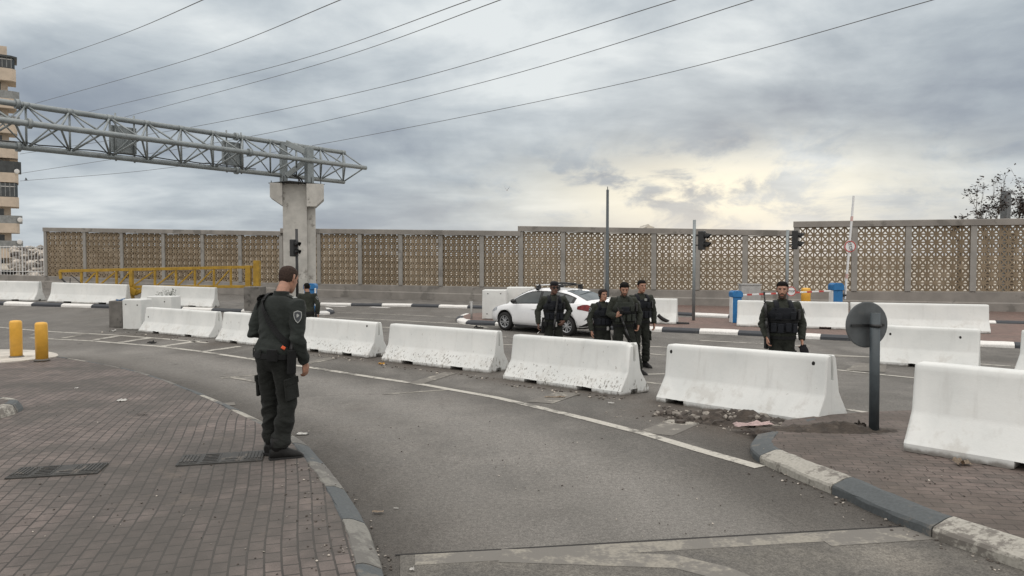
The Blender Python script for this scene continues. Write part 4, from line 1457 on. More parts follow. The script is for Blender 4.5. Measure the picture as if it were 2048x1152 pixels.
# ------------------------------------------------------------------ apartment tower at the left edge
def tower():
    Yd = 90.0
    e = atY(0, 500, Yd).x
    s = FPX / Yd
    root = thing('apartment_tower', 'stone faced apartment tower with stacked balconies at the left edge', 'building', (e, Yd, g(e, Yd)), R(34.0))
    z0 = root.location.z
    def zp(q): return CAM_Z + (520 - q) / s - z0
    bm = NB()
    box(bm, (-6.5, 6, (zp(95) - .5) / 2), (15.4, 12, zp(95) + .5))
    mesh_obj('wall', bm, M['stone_facing'], root)
    tops = [142, 201, 250, 299, 347, 395, 447, 497, 546]
    for i, t in enumerate(tops):
        hb = 22 if i == 0 else 17
        w = 2.05
        bm = NB()
        z1, z2 = zp(t + hb), zp(t)
        prism(bm, [(-5.0, -1.25), (w - .35, -1.25), (w, -.8), (w, 2.6), (-5, 2.6)], z1 - .12, z2)
        b_ = mesh_obj('balcony', bm, M['stone_facing'], root)
        # window band or railing above each parapet
        top_z = zp(tops[i - 1] + 18) if i else zp(118)
        bm = NB()
        if i == 5 or i == 0:
            prism(bm, [(-4.9, -1.15), (w - .42, -1.15), (w - .1, -.74), (w - .1, 2.5), (-4.9, 2.5)], z2 + .003, top_z - .16)
            wd = mesh_obj('window', bm, M['window_glass'], root)
            for q in (-.2, .25, .7, 1.15, 1.6):
                bm = NB(); box(bm, (q, -1.165, (z2 + top_z) / 2), (.07, .05, top_z - z2 - .2)); mesh_obj('mullion', bm, M['railing_grey'], wd)
            bm = NB(); box(bm, (.6, -1.165, (z2 + top_z) / 2 + .35), (2.2, .05, .07)); mesh_obj('mullion', bm, M['railing_white'], wd)
        else:
            prism(bm, [(-4.9, -1.1), (w - .4, -1.1), (w + .30, -.72), (w + .30, .4), (-4.9, .4)], z2 + .003, z2 + (.95 if i != 4 else 1.4))
            mesh_obj('railing', bm, M['railing_grey'] if i != 4 else M['balcony_dark'], root)
            bm = NB(); box(bm, (.15, -.006, (z2 + top_z) / 2), (.7, .02, (top_z - z2) * .75)); mesh_obj('window', bm, M['window_glass'], root)
    bm = NB()
    prism(bm, [(-5.0, -1.4), (w_ := 1.55, -1.4), (2.2, -.9), (2.2, 2.7), (-5, 2.7)], zp(120) - .05, zp(117))
    mesh_obj('canopy', bm, M['balcony_dark'], root)
    bm = NB()
    box(bm, (-1.6, 4, zp(95) + .6), (3.6, 5, 2.0)); mesh_obj('roof_room', bm, M['stone_facing'], root)
    for q, zc_ in ((2.1, 448), (1.9, 352), (2.0, 492)):
        bm = NB()
        ball(bm, (q, -1.3, zp(zc_ - 8)), (.30, .07, .30), seg=10)
        mesh_obj('satellite_dish', bm, M['railing_white'], root)
tower()

# ------------------------------------------------------------------ things behind the wall
def tree(pb, label, seed, spread, hgt, Yd, nb_=5, lean=0.0):
    rr = random.Random(seed)
    a = atY(*pb, Yd); gz = -.3
    root = thing('tree', label, 'tree', (a.x, Yd, gz), 0, 'sparse trees behind the wall')
    bm = NB(); tips = []
    h0 = a.z - gz
    trunk_top = Vector((lean * .3, 0, h0 - .5))
    tube(bm, [(0, 0, -.1), (lean * .1, 0, h0 * .5), trunk_top], [.11, .085, .06], n=8)
    mesh_obj('trunk', bm, M['bark'], root)
    bm = NB()
    def grow(p, d_, L, r, depth):
        pts = [p]
        for i in range(4):
            d_ = (d_ + Vector((rr.uniform(-.16, .16), rr.uniform(-.16, .16), rr.uniform(-.02, .10)))).normalized()
            pts.append(pts[-1] + d_ * L / 4)
        tube(bm, pts, [r, r * .85, r * .7, r * .6, r * .45], n=5)
        if depth == 0:
            tips.append((pts[-1], d_)); return
        for i in range(rr.choice([2, 3])):
            j = rr.choice([2, 3, 4])
            nd_ = (d_ + Vector((rr.uniform(-.75, .75) * spread, rr.uniform(-.6, .6), rr.uniform(-.15, .45)))).normalized()
            grow(pts[j], nd_, L * rr.uniform(.5, .8), r * .55, depth - 1)
        tips.append((pts[-1], d_))
    for i in range(nb_):
        t = (i + .5) / nb_ - .5
        grow(trunk_top - Vector((0, 0, rr.uniform(0, .6))), Vector((t * 2.0 * spread + lean, rr.uniform(-.4, .4), 1.0)).normalized(), hgt * rr.uniform(.42, .75), .030, 2)
    mesh_obj('branches', bm, M['bark'], root)
    bm = NB()
    for p, d_ in tips:
        for q in range(rr.randint(10, 17)):
            o_ = p + Vector((rr.gauss(0, .11), rr.gauss(0, .11), rr.gauss(-.01, .08)))
            L = rr.uniform(.09, .20)
            ax = Vector((rr.uniform(-1, 1), rr.uniform(-1, 1), rr.uniform(-.6, .4))).normalized()
            b_ = ax.cross(Vector((rr.uniform(-.5, .5), rr.uniform(-.5, .5), 1))).normalized()
            vs = [bm.verts.new(v) for v in (o_, o_ + ax * L * .5 + b_ * L * .32, o_ + ax * L, o_ + ax * L * .5 - b_ * L * .32)]
            bm.faces.new(vs)
    mesh_obj('crown', bm, M['leaf_dark'], root, normals=False)
tree((1976, 450), 'leafiest sparse tree of dark leaves, just left of the concrete pylon behind the wall', 21, .62, 2.3, 36, 6, -.10)
tree((1920, 452), 'small low dark sprig of a tree peeping over the wall top', 5, .5, .85, 36, 3, -.15)
tree((2024, 448), 'thin dark tree growing right behind the concrete pylon', 33, .45, 2.6, 38, 4, .12)
tree((2080, 450), 'dark tree behind the wall cut by the right picture edge', 14, .8, 2.1, 37, 5, -.25)
def pylon():
    a = atY(2010, 460, 37)
    root = thing('concrete_pylon', 'square grey pylon with a thin aerial standing behind the wall among dark leaves', 'pylon', (a.x, 37, -.3))
    s = FPX / 37
    h = CAM_Z + (520 - 383) / s + .3
    bm = NB(); box(bm, (0, 0, h / 2), (.34, .34, h), Matrix.Rotation(.5, 3, 'Z'), .02); mesh_obj('shaft', bm, M['pole_grey'], root)
    bm = NB(); tube(bm, smooth3([(-.12, 0, h), (-.10, 0, h + .4), (-.04, 0, h + .72), (.04, 0, h + .80)]), .016, n=6); mesh_obj('aerial', bm, M['pole_grey'], root)
pylon()
def rooftop():
    a = atY(1298, 470, 60)
    root = thing('house', 'pale little roof peak showing just above the wall top', 'house', (a.x, 60, -.4))
    s = FPX / 60
    h = CAM_Z + (520 - 452) / s + .4
    bm = NB(); box(bm, (.1, 2, h / 2 - .06), (.5, 4, h - .12)); mesh_obj('wall', bm, M['rooftop'], root)
    bm = NB(); prism(bm, [(-.3, h - .117), (.5, h - .117), (.3, h - .04), (.1, h + .03), (-.05, h + .16), (-.1, h + .05)], .1, 3.8, axis='y'); mesh_obj('roof', bm, M['rooftop'], root)
rooftop()
def weed():
    c_ = at(340, 612, .135); c_.y += .1
    rr = random.Random(3)
    bm = NB()
    for i in range(20):
        b_ = Vector((rr.gauss(0, .15), rr.gauss(0, .05), 0))
        d_ = Vector((rr.uniform(-.5, .5), rr.uniform(-.3, .1), 1)).normalized()
        L = rr.uniform(.15, .52)
        tube(bm, [b_, b_ + d_ * L * .6, b_ + d_ * L + Vector((rr.uniform(-.05, .05), 0, 0))], [.008, .006, .003], n=4)
        for q in range(5):
            p = b_ + d_ * L * rr.uniform(.3, 1)
            ax = Vector((rr.uniform(-1, 1), rr.uniform(-1, 1), rr.uniform(-.2, .8))).normalized() * rr.uniform(.03, .07)
            sd = ax.cross(Vector((0, 1, .3))).normalized() * .014
            bm.faces.new([bm.verts.new(v) for v in (p, p + ax * .5 + sd, p + ax, p + ax * .5 - sd)])
    root = thing('weed', 'dry dark weed growing up before the far left barrier', 'plant', (c_.x, c_.y - .38, c_.z + .28))
    bm2 = bm
    mesh_obj('foliage', bm2, M['leaf_weed'], root, normals=False)
    bm = NB(); tube(bm, [(0, 0, -.30), (0.02, 0, 0.02)], [.03, .02], n=6); mesh_obj('stem', bm, M['bark'], root)
weed()

# ------------------------------------------------------------------ covers, litter, birds
def cover(pts, label, dz=.128):
    P = px(*pts, dz=dz)
    a = (P[0] + P[1] + P[2] + P[3]) / 4
    u = ((P[1] - P[0]) + (P[2] - P[3])) / 2; w = ((P[3] - P[0]) + (P[2] - P[1])) / 2
    root = thing('manhole_cover', label, 'manhole cover', (a.x, a.y, g(a.x, a.y) + .122), math.atan2(u.y, u.x), 'rectangular manhole covers')
    L, Wd = u.length, w.length
    bm = NB(); box(bm, (0, 0, .006), (L, Wd, .02), bev=.004); mesh_obj('frame', bm, M['cast_iron'], root)
    n = 4
    for i in range(n):
        bm = NB()
        cx = -L / 2 + L * (i + .5) / n; lw = L / n - .03
        box(bm, (cx, 0, .014), (lw, Wd - .05, .014), bev=.003)
        for j in range(5):
            if i in (0, 3): box(bm, (cx - lw * .4 + lw * .8 * j / 4, 0, .023), (.02, Wd * .7, .008))
            elif i == 1: box(bm, (cx, -Wd * .3 + Wd * .6 * j / 4, .023), (lw * .8, .016, .008))
        if i == 2: box(bm, (cx, 0, .0225), (lw * .7, Wd * .55, .007), mi=0)
        mesh_obj('lid', bm, M['cast_iron'], root)
cover([(28, 957), (207, 945), (205, 929), (22, 938)], 'cast iron cover let into the pavers near the left picture edge')
cover([(365, 930), (535, 921), (520, 903), (352, 914)], 'cast iron cover let into the pavers at the feet of the tall officer')
def scrap(p, s, label, mat, dz=.125, crumple=.3, name='litter', cat='litter', yaw=0.0, thick=.008, seed=1):
    a = at(*p, dz)
    rr = random.Random(seed)
    bm = NB()
    nx, ny = 7, 5
    vs = [[bm.verts.new(((i / nx - .5) * s[0] + rr.gauss(0, s[0] * .03), (j / ny - .5) * s[1] + rr.gauss(0, s[1] * .04),
           thick + abs(noise.noise(Vector((i * .7, j * .9, seed)))) * s[1] * crumple)) for i in range(nx + 1)] for j in range(ny + 1)]
    for j in range(ny):
        for i in range(nx): bm.faces.new((vs[j][i], vs[j][i + 1], vs[j + 1][i + 1], vs[j + 1][i]))
    bmesh.ops.solidify(bm, geom=list(bm.faces), thickness=thick)
    o = mesh_obj(name, bm, M[mat], smooth=True)
    o.location = a; o.rotation_euler = (0, 0, yaw)
    return tag(o, label, cat)
scrap((244, 802), (.13, .12), 'white scrap of paper lying on the dark pavers', 'paper')
scrap((153, 777), (.05, .05), 'tiny white crumb of paper farther up the pavement', 'paper', seed=2)
scrap((756, 1027), (.085, .035), 'small pale carton lying on the road near the kerb', 'cardboard', .004, .5, thick=.014, seed=3)
scrap((792, 1018), (.04, .014), 'thin white stub on the road beside the pale carton', 'paper', .004, .2, seed=4)
scrap((604, 869), (.13, .09), 'flattened grey paper on the road beside the officer with patch', 'paper', .004, .25, seed=5)
scrap((285, 830), (.13, .03), 'dark stick lying on the pavers', 'rock_dark', seed=6)
scrap((824, 1141), (.03, .03), 'white crumb beside the cut asphalt edge at the kerb', 'paper', .008, .6, seed=7)
scrap((1222, 807), (.09, .05), 'pale scrap on the asphalt between two barriers', 'paper', .004, .5, seed=8)
scrap((1925, 929), (.13, .10), 'crumpled yellowish wrapper under the nearest barrier edge', 'cardboard', .122, .7, seed=9)
scrap((763, 729), (.13, .09), 'yellow green wrapper at the foot of the scuffed barrier', 'yellow_paint', .004, .8, seed=10)
scrap((957, 657), (.30, .16), 'dark rag lying on the road before the car', 'black_rubber', .004, .9, seed=11)
scrap((304, 687), (.20, .15), 'black lump on the hatched road marking', 'black_rubber', .004, .9, seed=12)
scrap((226, 663), (.14, .1), 'white crumb near the grey footing block', 'paper', .004, .9, seed=13)
scrap((1506, 851), (.46, .13), 'pale pink rag lying on the soil heap', 'pink_cloth', .075, .5, name='rag', cat='rag', yaw=R(12), seed=14)
scrap((1110, 795), (.32, .06), 'dirty flattened strip by the barrier corner', 'cardboard', .004, .4, seed=15)
scrap((1712, 857), (.20, .14), 'dark clod of soil at the foot of the sign post', 'soil', .125, .9, name='clod', cat='soil', seed=16)
scrap((235, 594), (.28, .2), 'blue plastic sheet on top of the grey footing block', 'blue_plastic', .004, .6, name='plastic_sheet', cat='plastic sheet', seed=18).location = (at(231, 655).x + .06, at(231, 655).y + .25, at(231, 655).z + .87)
def bits():
    """fine gravel and crumbs swept against kerbs and barrier feet"""
    rr = random.Random(17)
    bm = NB()
    def sc(p, q, n, sp, dz, rmax=.016):
        A_, B_ = at(*p, dz), at(*q, dz)
        for i in range(n):
            v = A_.lerp(B_, rr.random())
            x, y = v.x + rr.gauss(0, sp), v.y + rr.gauss(0, sp)
            rock_bm(bm, (x, y, g(x, y) + dz + .003), rr.uniform(.004, rmax), rr, rr.choice([0, 1, 1, 1, 1, 0, 2]), .6)
    sc((760, 730), (985, 757), 60, .10, .004, .03)
    sc((1000, 768), (1250, 800), 80, .10, .004, .03)
    sc((600, 706), (750, 725), 40, .1, .004, .03)
    sc((1540, 945), (2040, 1150), 110, .08, .004)
    sc((690, 990), (775, 1150), 70, .05, .004, .012)
    sc((600, 930), (690, 1150), 90, .10, .124, .012)
    sc((0, 1000), (600, 1100), 70, .5, .124, .010)
    sc((200, 800), (500, 900), 60, .6, .124, .010)
    sc((1600, 900), (2040, 1000), 60, .25, .122, .010)
    sc((800, 850), (1500, 1050), 90, .6, .004, .010)
    sc((220, 662), (420, 684), 40, .12, .004, .035)
    sc((1310, 815), (1420, 835), 40, .12, .004, .03)
    o = mesh_obj('gravel', bm, [M['rock'], M['rock_dark'], M['rock_pale']])
    tag(o, 'loose grit scattered on the road and swept against kerbs', 'gravel', kind='stuff')
bits()
def bird(p, Yd, s, label, mat, yaw, flap):
    a = atY(*p, Yd)
    root = thing('bird', label, 'bird', a, yaw, None)
    bm = NB()
    tube(bm, [(-.5 * s, 0, 0), (-.25 * s, 0, .02 * s), (0, 0, .03 * s), (.3 * s, 0, .06 * s), (.42 * s, 0, .09 * s), (.52 * s, 0, .07 * s)], [.03 * s, .08 * s, .13 * s, .10 * s, .08 * s, .02 * s], n=8)
    for sd in (-1, 1):
        vs = [(.18, .06), (.25, .5), (.0, 1.0), (-.18, .5), (-.15, .06)]
        lo = [bm.verts.new((x * s, sd * y * s, (.05 + flap * y) * s)) for x, y in vs]
        hi = [bm.verts.new((x * s, sd * y * s, (.075 + flap * y) * s)) for x, y in vs]
        bm.faces.new(lo); bm.faces.new(hi)
        for i in range(5): bm.faces.new((lo[i], lo[(i + 1) % 5], hi[(i + 1) % 5], hi[i]))
    mesh_obj('body', bm, M[mat], root)
bird((52, 360), 60, .24, 'black bird flying beside the apartment tower', 'bird_feather', R(30), .7)
bird((1014, 381), 70, .27, 'dark reddish bird flying alone above the middle of the wall', 'bird_red', R(80), 1.3)
# ------------------------------------------------------------------ car
def car():
    fr = at(1006, 661); rw = at(1129, 672)
    # front wheel to rear wheel on the visible (left) side gives heading and scale
    h = Vector((fr.x - rw.x, fr.y - rw.y, 0)).normalized()
    WB = 2.60
    n = Vector((-h.y, h.x, 0))           # left of the heading
    if n.y > 0: n = -n                   # visible side faces the camera
    root = thing('car', 'white saloon car with roof bars parked behind the officer in sunglasses', 'car', (0, 0, 0), math.atan2(h.y, h.x))
    # local frame: +x forward, +y left (towards the camera)
    WF, WR, WY, WRAD = 1.32, -1.28, .76, .315
    loc = Vector((fr.x, fr.y, 0)) - h * WF - Vector((-h.y, h.x, 0)) * (WY + .09)
    root.location = (loc.x, loc.y, g(loc.x, loc.y))
    root.scale = (.97, .97, .945)
    ST = [  # x, half width, bottom, belt height
        (-2.22, .66, .46, .86), (-2.19, .74, .36, .98), (-2.08, .80, .28, 1.05), (-1.85, .845, .24, 1.075), (-1.4, .862, .22, 1.05),
        (-.9, .868, .20, 1.01), (-.3, .87, .19, .985), (.4, .87, .19, .965), (.9, .868, .19, .945), (1.2, .862, .2, .92), (1.5, .845, .21, .875),
        (1.8, .80, .23, .80), (2.0, .72, .25, .73), (2.12, .62, .27, .66), (2.19, .48, .32, .58), (2.22, .36, .38, .50)]
    sx_ = [s[0] for s in ST]
    def st(x): return [float(np.interp(x, sx_, [s[q] for s in ST])) for q in (1, 2, 3)]
    def half(x):
        w, b, t = st(x)
        return [(0, b), (w * .80, b), (w * .93, b + .05), (w * .985, b + .16), (w * 1.0, b + (t - b) * .42), (w * .995, b + (t - b) * .62), (w * .985, b + (t - b) * .74),
                (w * .955, t - .055), (w * .90, t - .015), (w * .70, t + .012), (0, t + .035)]
    def hull(x, s):      # s in 0..10 along the half section
        H_ = half(x); i = min(int(s), 9); f = s - i
        return Vector((x, H_[i][0] * (1 - f) + H_[i + 1][0] * f, H_[i][1] * (1 - f) + H_[i + 1][1] * f))
    xs = sorted(set(sx_ + list(np.arange(-2.1, 2.15, .12))))
    bm = NB(); prev = None
    for x in xs:
        H_ = half(x)
        ring = [bm.verts.new((x, y, z)) for y, z in H_] + [bm.verts.new((x, -y, z)) for y, z in H_[-2:0:-1]]
        if prev:
            for q in range(len(ring)):
                f = bm.faces.new((prev[q], prev[(q + 1) % len(ring)], ring[(q + 1) % len(ring)], ring[q])); f.smooth = True
        else: bm.faces.new(ring)
        prev = ring
    bm.faces.new(prev)
    cuts = []; mods = []
    for wx_ in (WF, WR):
        for sd in (1, -1):
            b2 = NB(); tube(b2, [(wx_, sd * .50, WRAD + .02), (wx_, sd * 1.1, WRAD + .02)], WRAD + .055, ref=(1, 0, 0), n=32)
            o = mesh_obj('cut', b2, M['car_trim']); cuts.append(o)
            mods.append(('BOOLEAN', dict(operation='DIFFERENCE', object=o, solver='EXACT')))
    me = evaluated(bm, mods, 'body')
    for o in cuts: bpy.data.objects.remove(o)
    me.materials.clear(); me.materials.append(M['car_white']); me.materials.append(M['car_trim'])
    for p in me.polygons:
        c_ = p.center
        p.material_index = 0
        for wx_ in (WF, WR):
            r_ = math.hypot(c_.x - wx_, c_.z - WRAD - .02)
            if abs(c_.y) < .84 and r_ < WRAD + .056 and (abs(c_.y) < .6 or abs(p.normal.y) < .5): p.material_index = 1
        if p.normal.z < -.8 and c_.z < .4: p.material_index = 1
    body = link(bpy.data.objects.new('body', me), root)
    # greenhouse
    GT = [(-1.98, 1.07, .66), (-1.75, 1.16, .62), (-1.45, 1.275, .585), (-1.15, 1.37, .565), (-.85, 1.425, .56), (-.4, 1.452, .565), (.0, 1.45, .565), (.3, 1.425, .56),
          (.55, 1.36, .57), (.8, 1.25, .60), (1.05, 1.115, .65), (1.25, .985, .70)]
    gx = [q[0] for q in GT]
    def gt(x): return float(np.interp(x, gx, [q[1] for q in GT])), float(np.interp(x, gx, [q[2] for q in GT]))
    def belt(x): return st(x)[2] - .03
    def gs(x, v, off=0.0):    # point on the side glass plane, v 0 belt .. 1 roof edge
        zt, wt = gt(x); zb = belt(x); wb = st(x)[0] * .915
        zt = max(zt - .045, zb)
        return Vector((x, wb + (wt + .02 - wb) * v ** 1.15 + off, zb + (zt - zb) * v))
    bm = NB(); prev = None
    for x in sorted(set(gx + list(np.arange(-1.9, 1.25, .1)))):
        zt, wt = gt(x)
        pts = [gs(x, v) for v in (0, .25, .5, .75, 1.0)] + [Vector((x, wt - .03, zt - .012)), Vector((x, wt * .6, zt + .012)), Vector((x, 0, zt + .02))]
        pts = [Vector((x, pts[0].y, pts[0].z - .08))] + pts
        ring = [bm.verts.new(p) for p in pts] + [bm.verts.new((p.x, -p.y, p.z)) for p in pts[-2::-1]]
        if prev:
            for q in range(len(ring) - 1):
                f = bm.faces.new((prev[q], prev[q + 1], ring[q + 1], ring[q])); f.smooth = True
        prev = ring
    mesh_obj('roof', bm, M['car_white'], root, normals=True)
    # panes
    def pane(name, f, us, vs, mat, off, parent=root):
        bm = NB()
        G = [[bm.verts.new(f(u, v)) for v in vs] for u in us]
        for i in range(len(us) - 1):
            for j in range(len(vs) - 1):
                q = (G[i][j], G[i + 1][j], G[i + 1][j + 1], G[i][j + 1])
                if len({tuple(round(c, 5) for c in v.co) for v in q}) == 4:
                    fc = bm.faces.new(q); fc.smooth = True
        return mesh_obj(name, bm, M[mat], parent)
    L = lambda a, b, n_: list(np.linspace(a, b, n_))
    for sd in (1, -1):
        def side(off): 
            def f(u, v):
                p = gs(u, v, off); return Vector((p.x, p.y * sd, p.z))
            return f
        pane('window_surround', side(.006), L(-1.52, 1.0, 26), L(.04, .93, 6), 'car_trim', 0)
        pane('window', side(.012), L(-.10, .93, 14), L(.09, .86, 6), 'car_glass', 0)
        pane('window', side(.012), L(-1.02, -.20, 12), L(.09, .86, 6), 'car_glass', 0)
        pane('window', side(.012), L(-1.42, -1.09, 6), L(.10, .82, 6), 'car_glass', 0)
        # doors as raised skins with a handle
        for a, b in ((-.14, .96), (-1.10, -.16)):
            def df(u, s):
                p = hull(u, s); return Vector((p.x, (p.y + .006) * sd, p.z))
            d_ = pane('door', df, L(a, b, 10), [2.6, 3, 3.5, 4, 5, 6, 7, 7.6], 'car_white', 0)
            hp = hull(a + .16, 6.1)
            bm = NB(); box(bm, (hp.x, (hp.y + .022) * sd, hp.z), (.19, .022, .030), bev=.008); mesh_obj('handle', bm, M['car_white'], d_)
        # sill trim, mirror
        bm = NB(); box(bm, (0, .80 * sd, .20), (1.75, .08, .06), bev=.01); mesh_obj('sill', bm, M['car_trim'], root)
        bm = NB(); b2 = NB(); ball(bm, (.80, .98 * sd, 1.02), (.085, .11, .075), seg=14)
        tube(bm, [(.80, .84 * sd, .97), (.80, .96 * sd, 1.0)], .025, n=6); mesh_obj('mirror', bm, M['car_trim'], root)
        # lamps
        def hl(u, s): p = hull(u, s); return Vector((p.x + .004, (p.y + .007) * sd, p.z))
        pane('headlight', hl, L(1.72, 2.13, 8), L(6.1, 8.0, 5), 'lamp_clear', 0)
        def tl(u, s):
            s2 = 5.55 + (s - 5.55) * (1 - .75 * max(0, (u + 2.17) / .50))
            p = hull(u, s2 + .55 * max(0, (u + 2.17) / .5)); return Vector((p.x - .002, (p.y + .008) * sd, p.z))
        pane('tail_light', tl, L(-2.17, -1.68, 9), L(5.35, 7.35, 6), 'tail_red', 0)
        bm = NB()
        prism(bm, [(.30 * sd, .86), (.70 * sd, .83), (.735 * sd, .955), (.34 * sd, .93)], -2.245, -2.17, axis='x'); mesh_obj('tail_light', bm, M['tail_red'], root)
        # wheels
        for wx_ in (WF, WR):
            wh = bpy.data.objects.new('wheel', None); link(wh, root); wh.location = (wx_, WY * sd, WRAD); wh.empty_display_size = .1
            prof = [(.175, -.10), (.29, -.10), (WRAD - .012, -.085), (WRAD, -.05), (WRAD, .05), (WRAD - .012, .085), (.29, .105), (.205, .095)]
            bm = NB(); nn = 36
            rings = [[bm.verts.new((r_ * math.cos(2 * PI * i / nn), y_ * sd, r_ * math.sin(2 * PI * i / nn))) for i in range(nn)] for r_, y_ in prof]
            for a, b in zip(rings[:-1], rings[1:]):
                for i in range(nn):
                    f = bm.faces.new((a[i], a[(i + 1) % nn], b[(i + 1) % nn], b[i])); f.smooth = True
            mesh_obj('tyre', bm, M['tyre'], wh)
            bm = NB()
            for i in range(10):
                an = 2 * PI * i / 10 + (.07 if i % 2 else -.07)
                c_ = Vector((math.cos(an) * .118, .072 * sd, math.sin(an) * .118))
                box(bm, c_, (.17, .022, .030), Matrix.Rotation(-an, 3, 'Y'), .004)
            tube(bm, [(0, .055 * sd, 0), (0, .088 * sd, 0)], [.045, .035], ref=(1, 0, 0), n=14)
            rr_ = []
            for r_, y_ in ((.185, .06), (.185, .085), (.212, .094), (.212, .06)):
                rr_.append([bm.verts.new((r_ * math.cos(2 * PI * i / nn), y_ * sd, r_ * math.sin(2 * PI * i / nn))) for i in range(nn)])
            for a, b in zip(rr_, rr_[1:] + rr_[:1]):
                for i in range(nn): bm.faces.new((a[i], a[(i + 1) % nn], b[(i + 1) % nn], b[i]))
            rim = mesh_obj('rim', bm, M['alloy'], wh)
            bm = NB(); tube(bm, [(0, -.02 * sd, 0), (0, .02 * sd, 0)], .19, ref=(1, 0, 0), n=24); mesh_obj('brake_disc', bm, M['car_trim'], wh)
    def wsf(x0, x1, inset):
        def f(u, v):
            zt, wt = gt(u); y = v * (wt - inset)
            return Vector((u, y, zt + .020 - .012 * abs(v) ** 2 - .008 + .010))
        return f
    pane('rear_window', wsf(0, 0, .06), L(-1.86, -1.02, 10), L(-1, 1, 9), 'car_glass', 0)
    pane('windscreen', wsf(0, 0, .06), L(.42, 1.18, 10), L(-1, 1, 9), 'car_glass', 0)
    # rear end: boot lid lip, plate recess, bumper with black insert and white blades
    bm = NB(); prism(bm, [(-.60, .99), (.60, .99), (.56, 1.055), (-.56, 1.055)], -2.235, -2.13, axis='x'); mesh_obj('boot_lip', bm, M['car_white'], root)
    bm = NB(); box(bm, (-2.225, 0, .80), (.03, .62, .13), bev=.01); pr = mesh_obj('plate_recess', bm, M['car_trim'], root)
    bm = NB(); box(bm, (-2.245, 0, .80), (.012, .50, .105), bev=.003); mesh_obj('number_plate', bm, M['plate_yellow'], root)
    bm = NB(); prism(bm, [(-.72, .30), (.72, .30), (.76, .42), (.52, .50), (-.52, .50), (-.76, .42)], -2.25, -2.05, axis='x'); mesh_obj('bumper_insert', bm, M['car_trim'], root)
    for sd in (1, -1):
        def bi(u, s): p = hull(u, s); return Vector((p.x - .004, (p.y + .010) * sd, p.z))
        pane('bumper_insert', lambda u, s: bi(u, 2.2 + (s - 2.2) * max(.1, min(1, (-1.75 - u) / .3))), L(-2.20, -1.74, 8), L(2.2, 4.3, 6), 'car_trim', 0)
        def bw(u, s): p = hull(u, 2.7 + (s - 2.7) + 1.0 * ((-u - 1.8) / .4)); return Vector((p.x - .008, (p.y + .020) * sd, p.z))
        pane('bumper_blade', bw, L(-2.17, -1.80, 6), [2.5, 2.9, 3.15], 'car_white', 0)
        bm = NB(); box(bm, (-2.19, .62 * sd, .43), (.14, .24, .05), bev=.01); mesh_obj('reflector', bm, M['tail_red'], root)
    # roof bars
    for x_, mt in ((.08, 'white_metal'), (-.72, 'car_trim')):
        bar = bpy.data.objects.new('roof_bar', None); link(bar, root); bar.location = (x_, 0, 1.56)
        bm = NB(); box(bm, (0, 0, 0), (.07, 1.34, .035), bev=.01); mesh_obj('crossbar', bm, M[mt], bar)
        for sd in (1, -1):
            bm = NB(); prism(bm, [(.50 * sd, -.13), (.62 * sd, -.17), (.66 * sd, -.12), (.60 * sd, .02), (.52 * sd, .02)], -.05, .05, axis='x'); mesh_obj('foot', bm, M['car_trim'], bar)
    bm = NB(); tube(bm, [(.10, -.15, 1.60), (-.3, -.16, 1.615), (-.85, -.18, 1.60)], [.025, .04, .03], n=8); mesh_obj('roof_rack', bm, M['car_trim'], root)
car()
# ------------------------------------------------------------------ people
HT = 1.78
def lerp_tab(tab, z, q):
    return float(np.interp(z, [t[0] for t in tab], [t[q] for t in tab]))
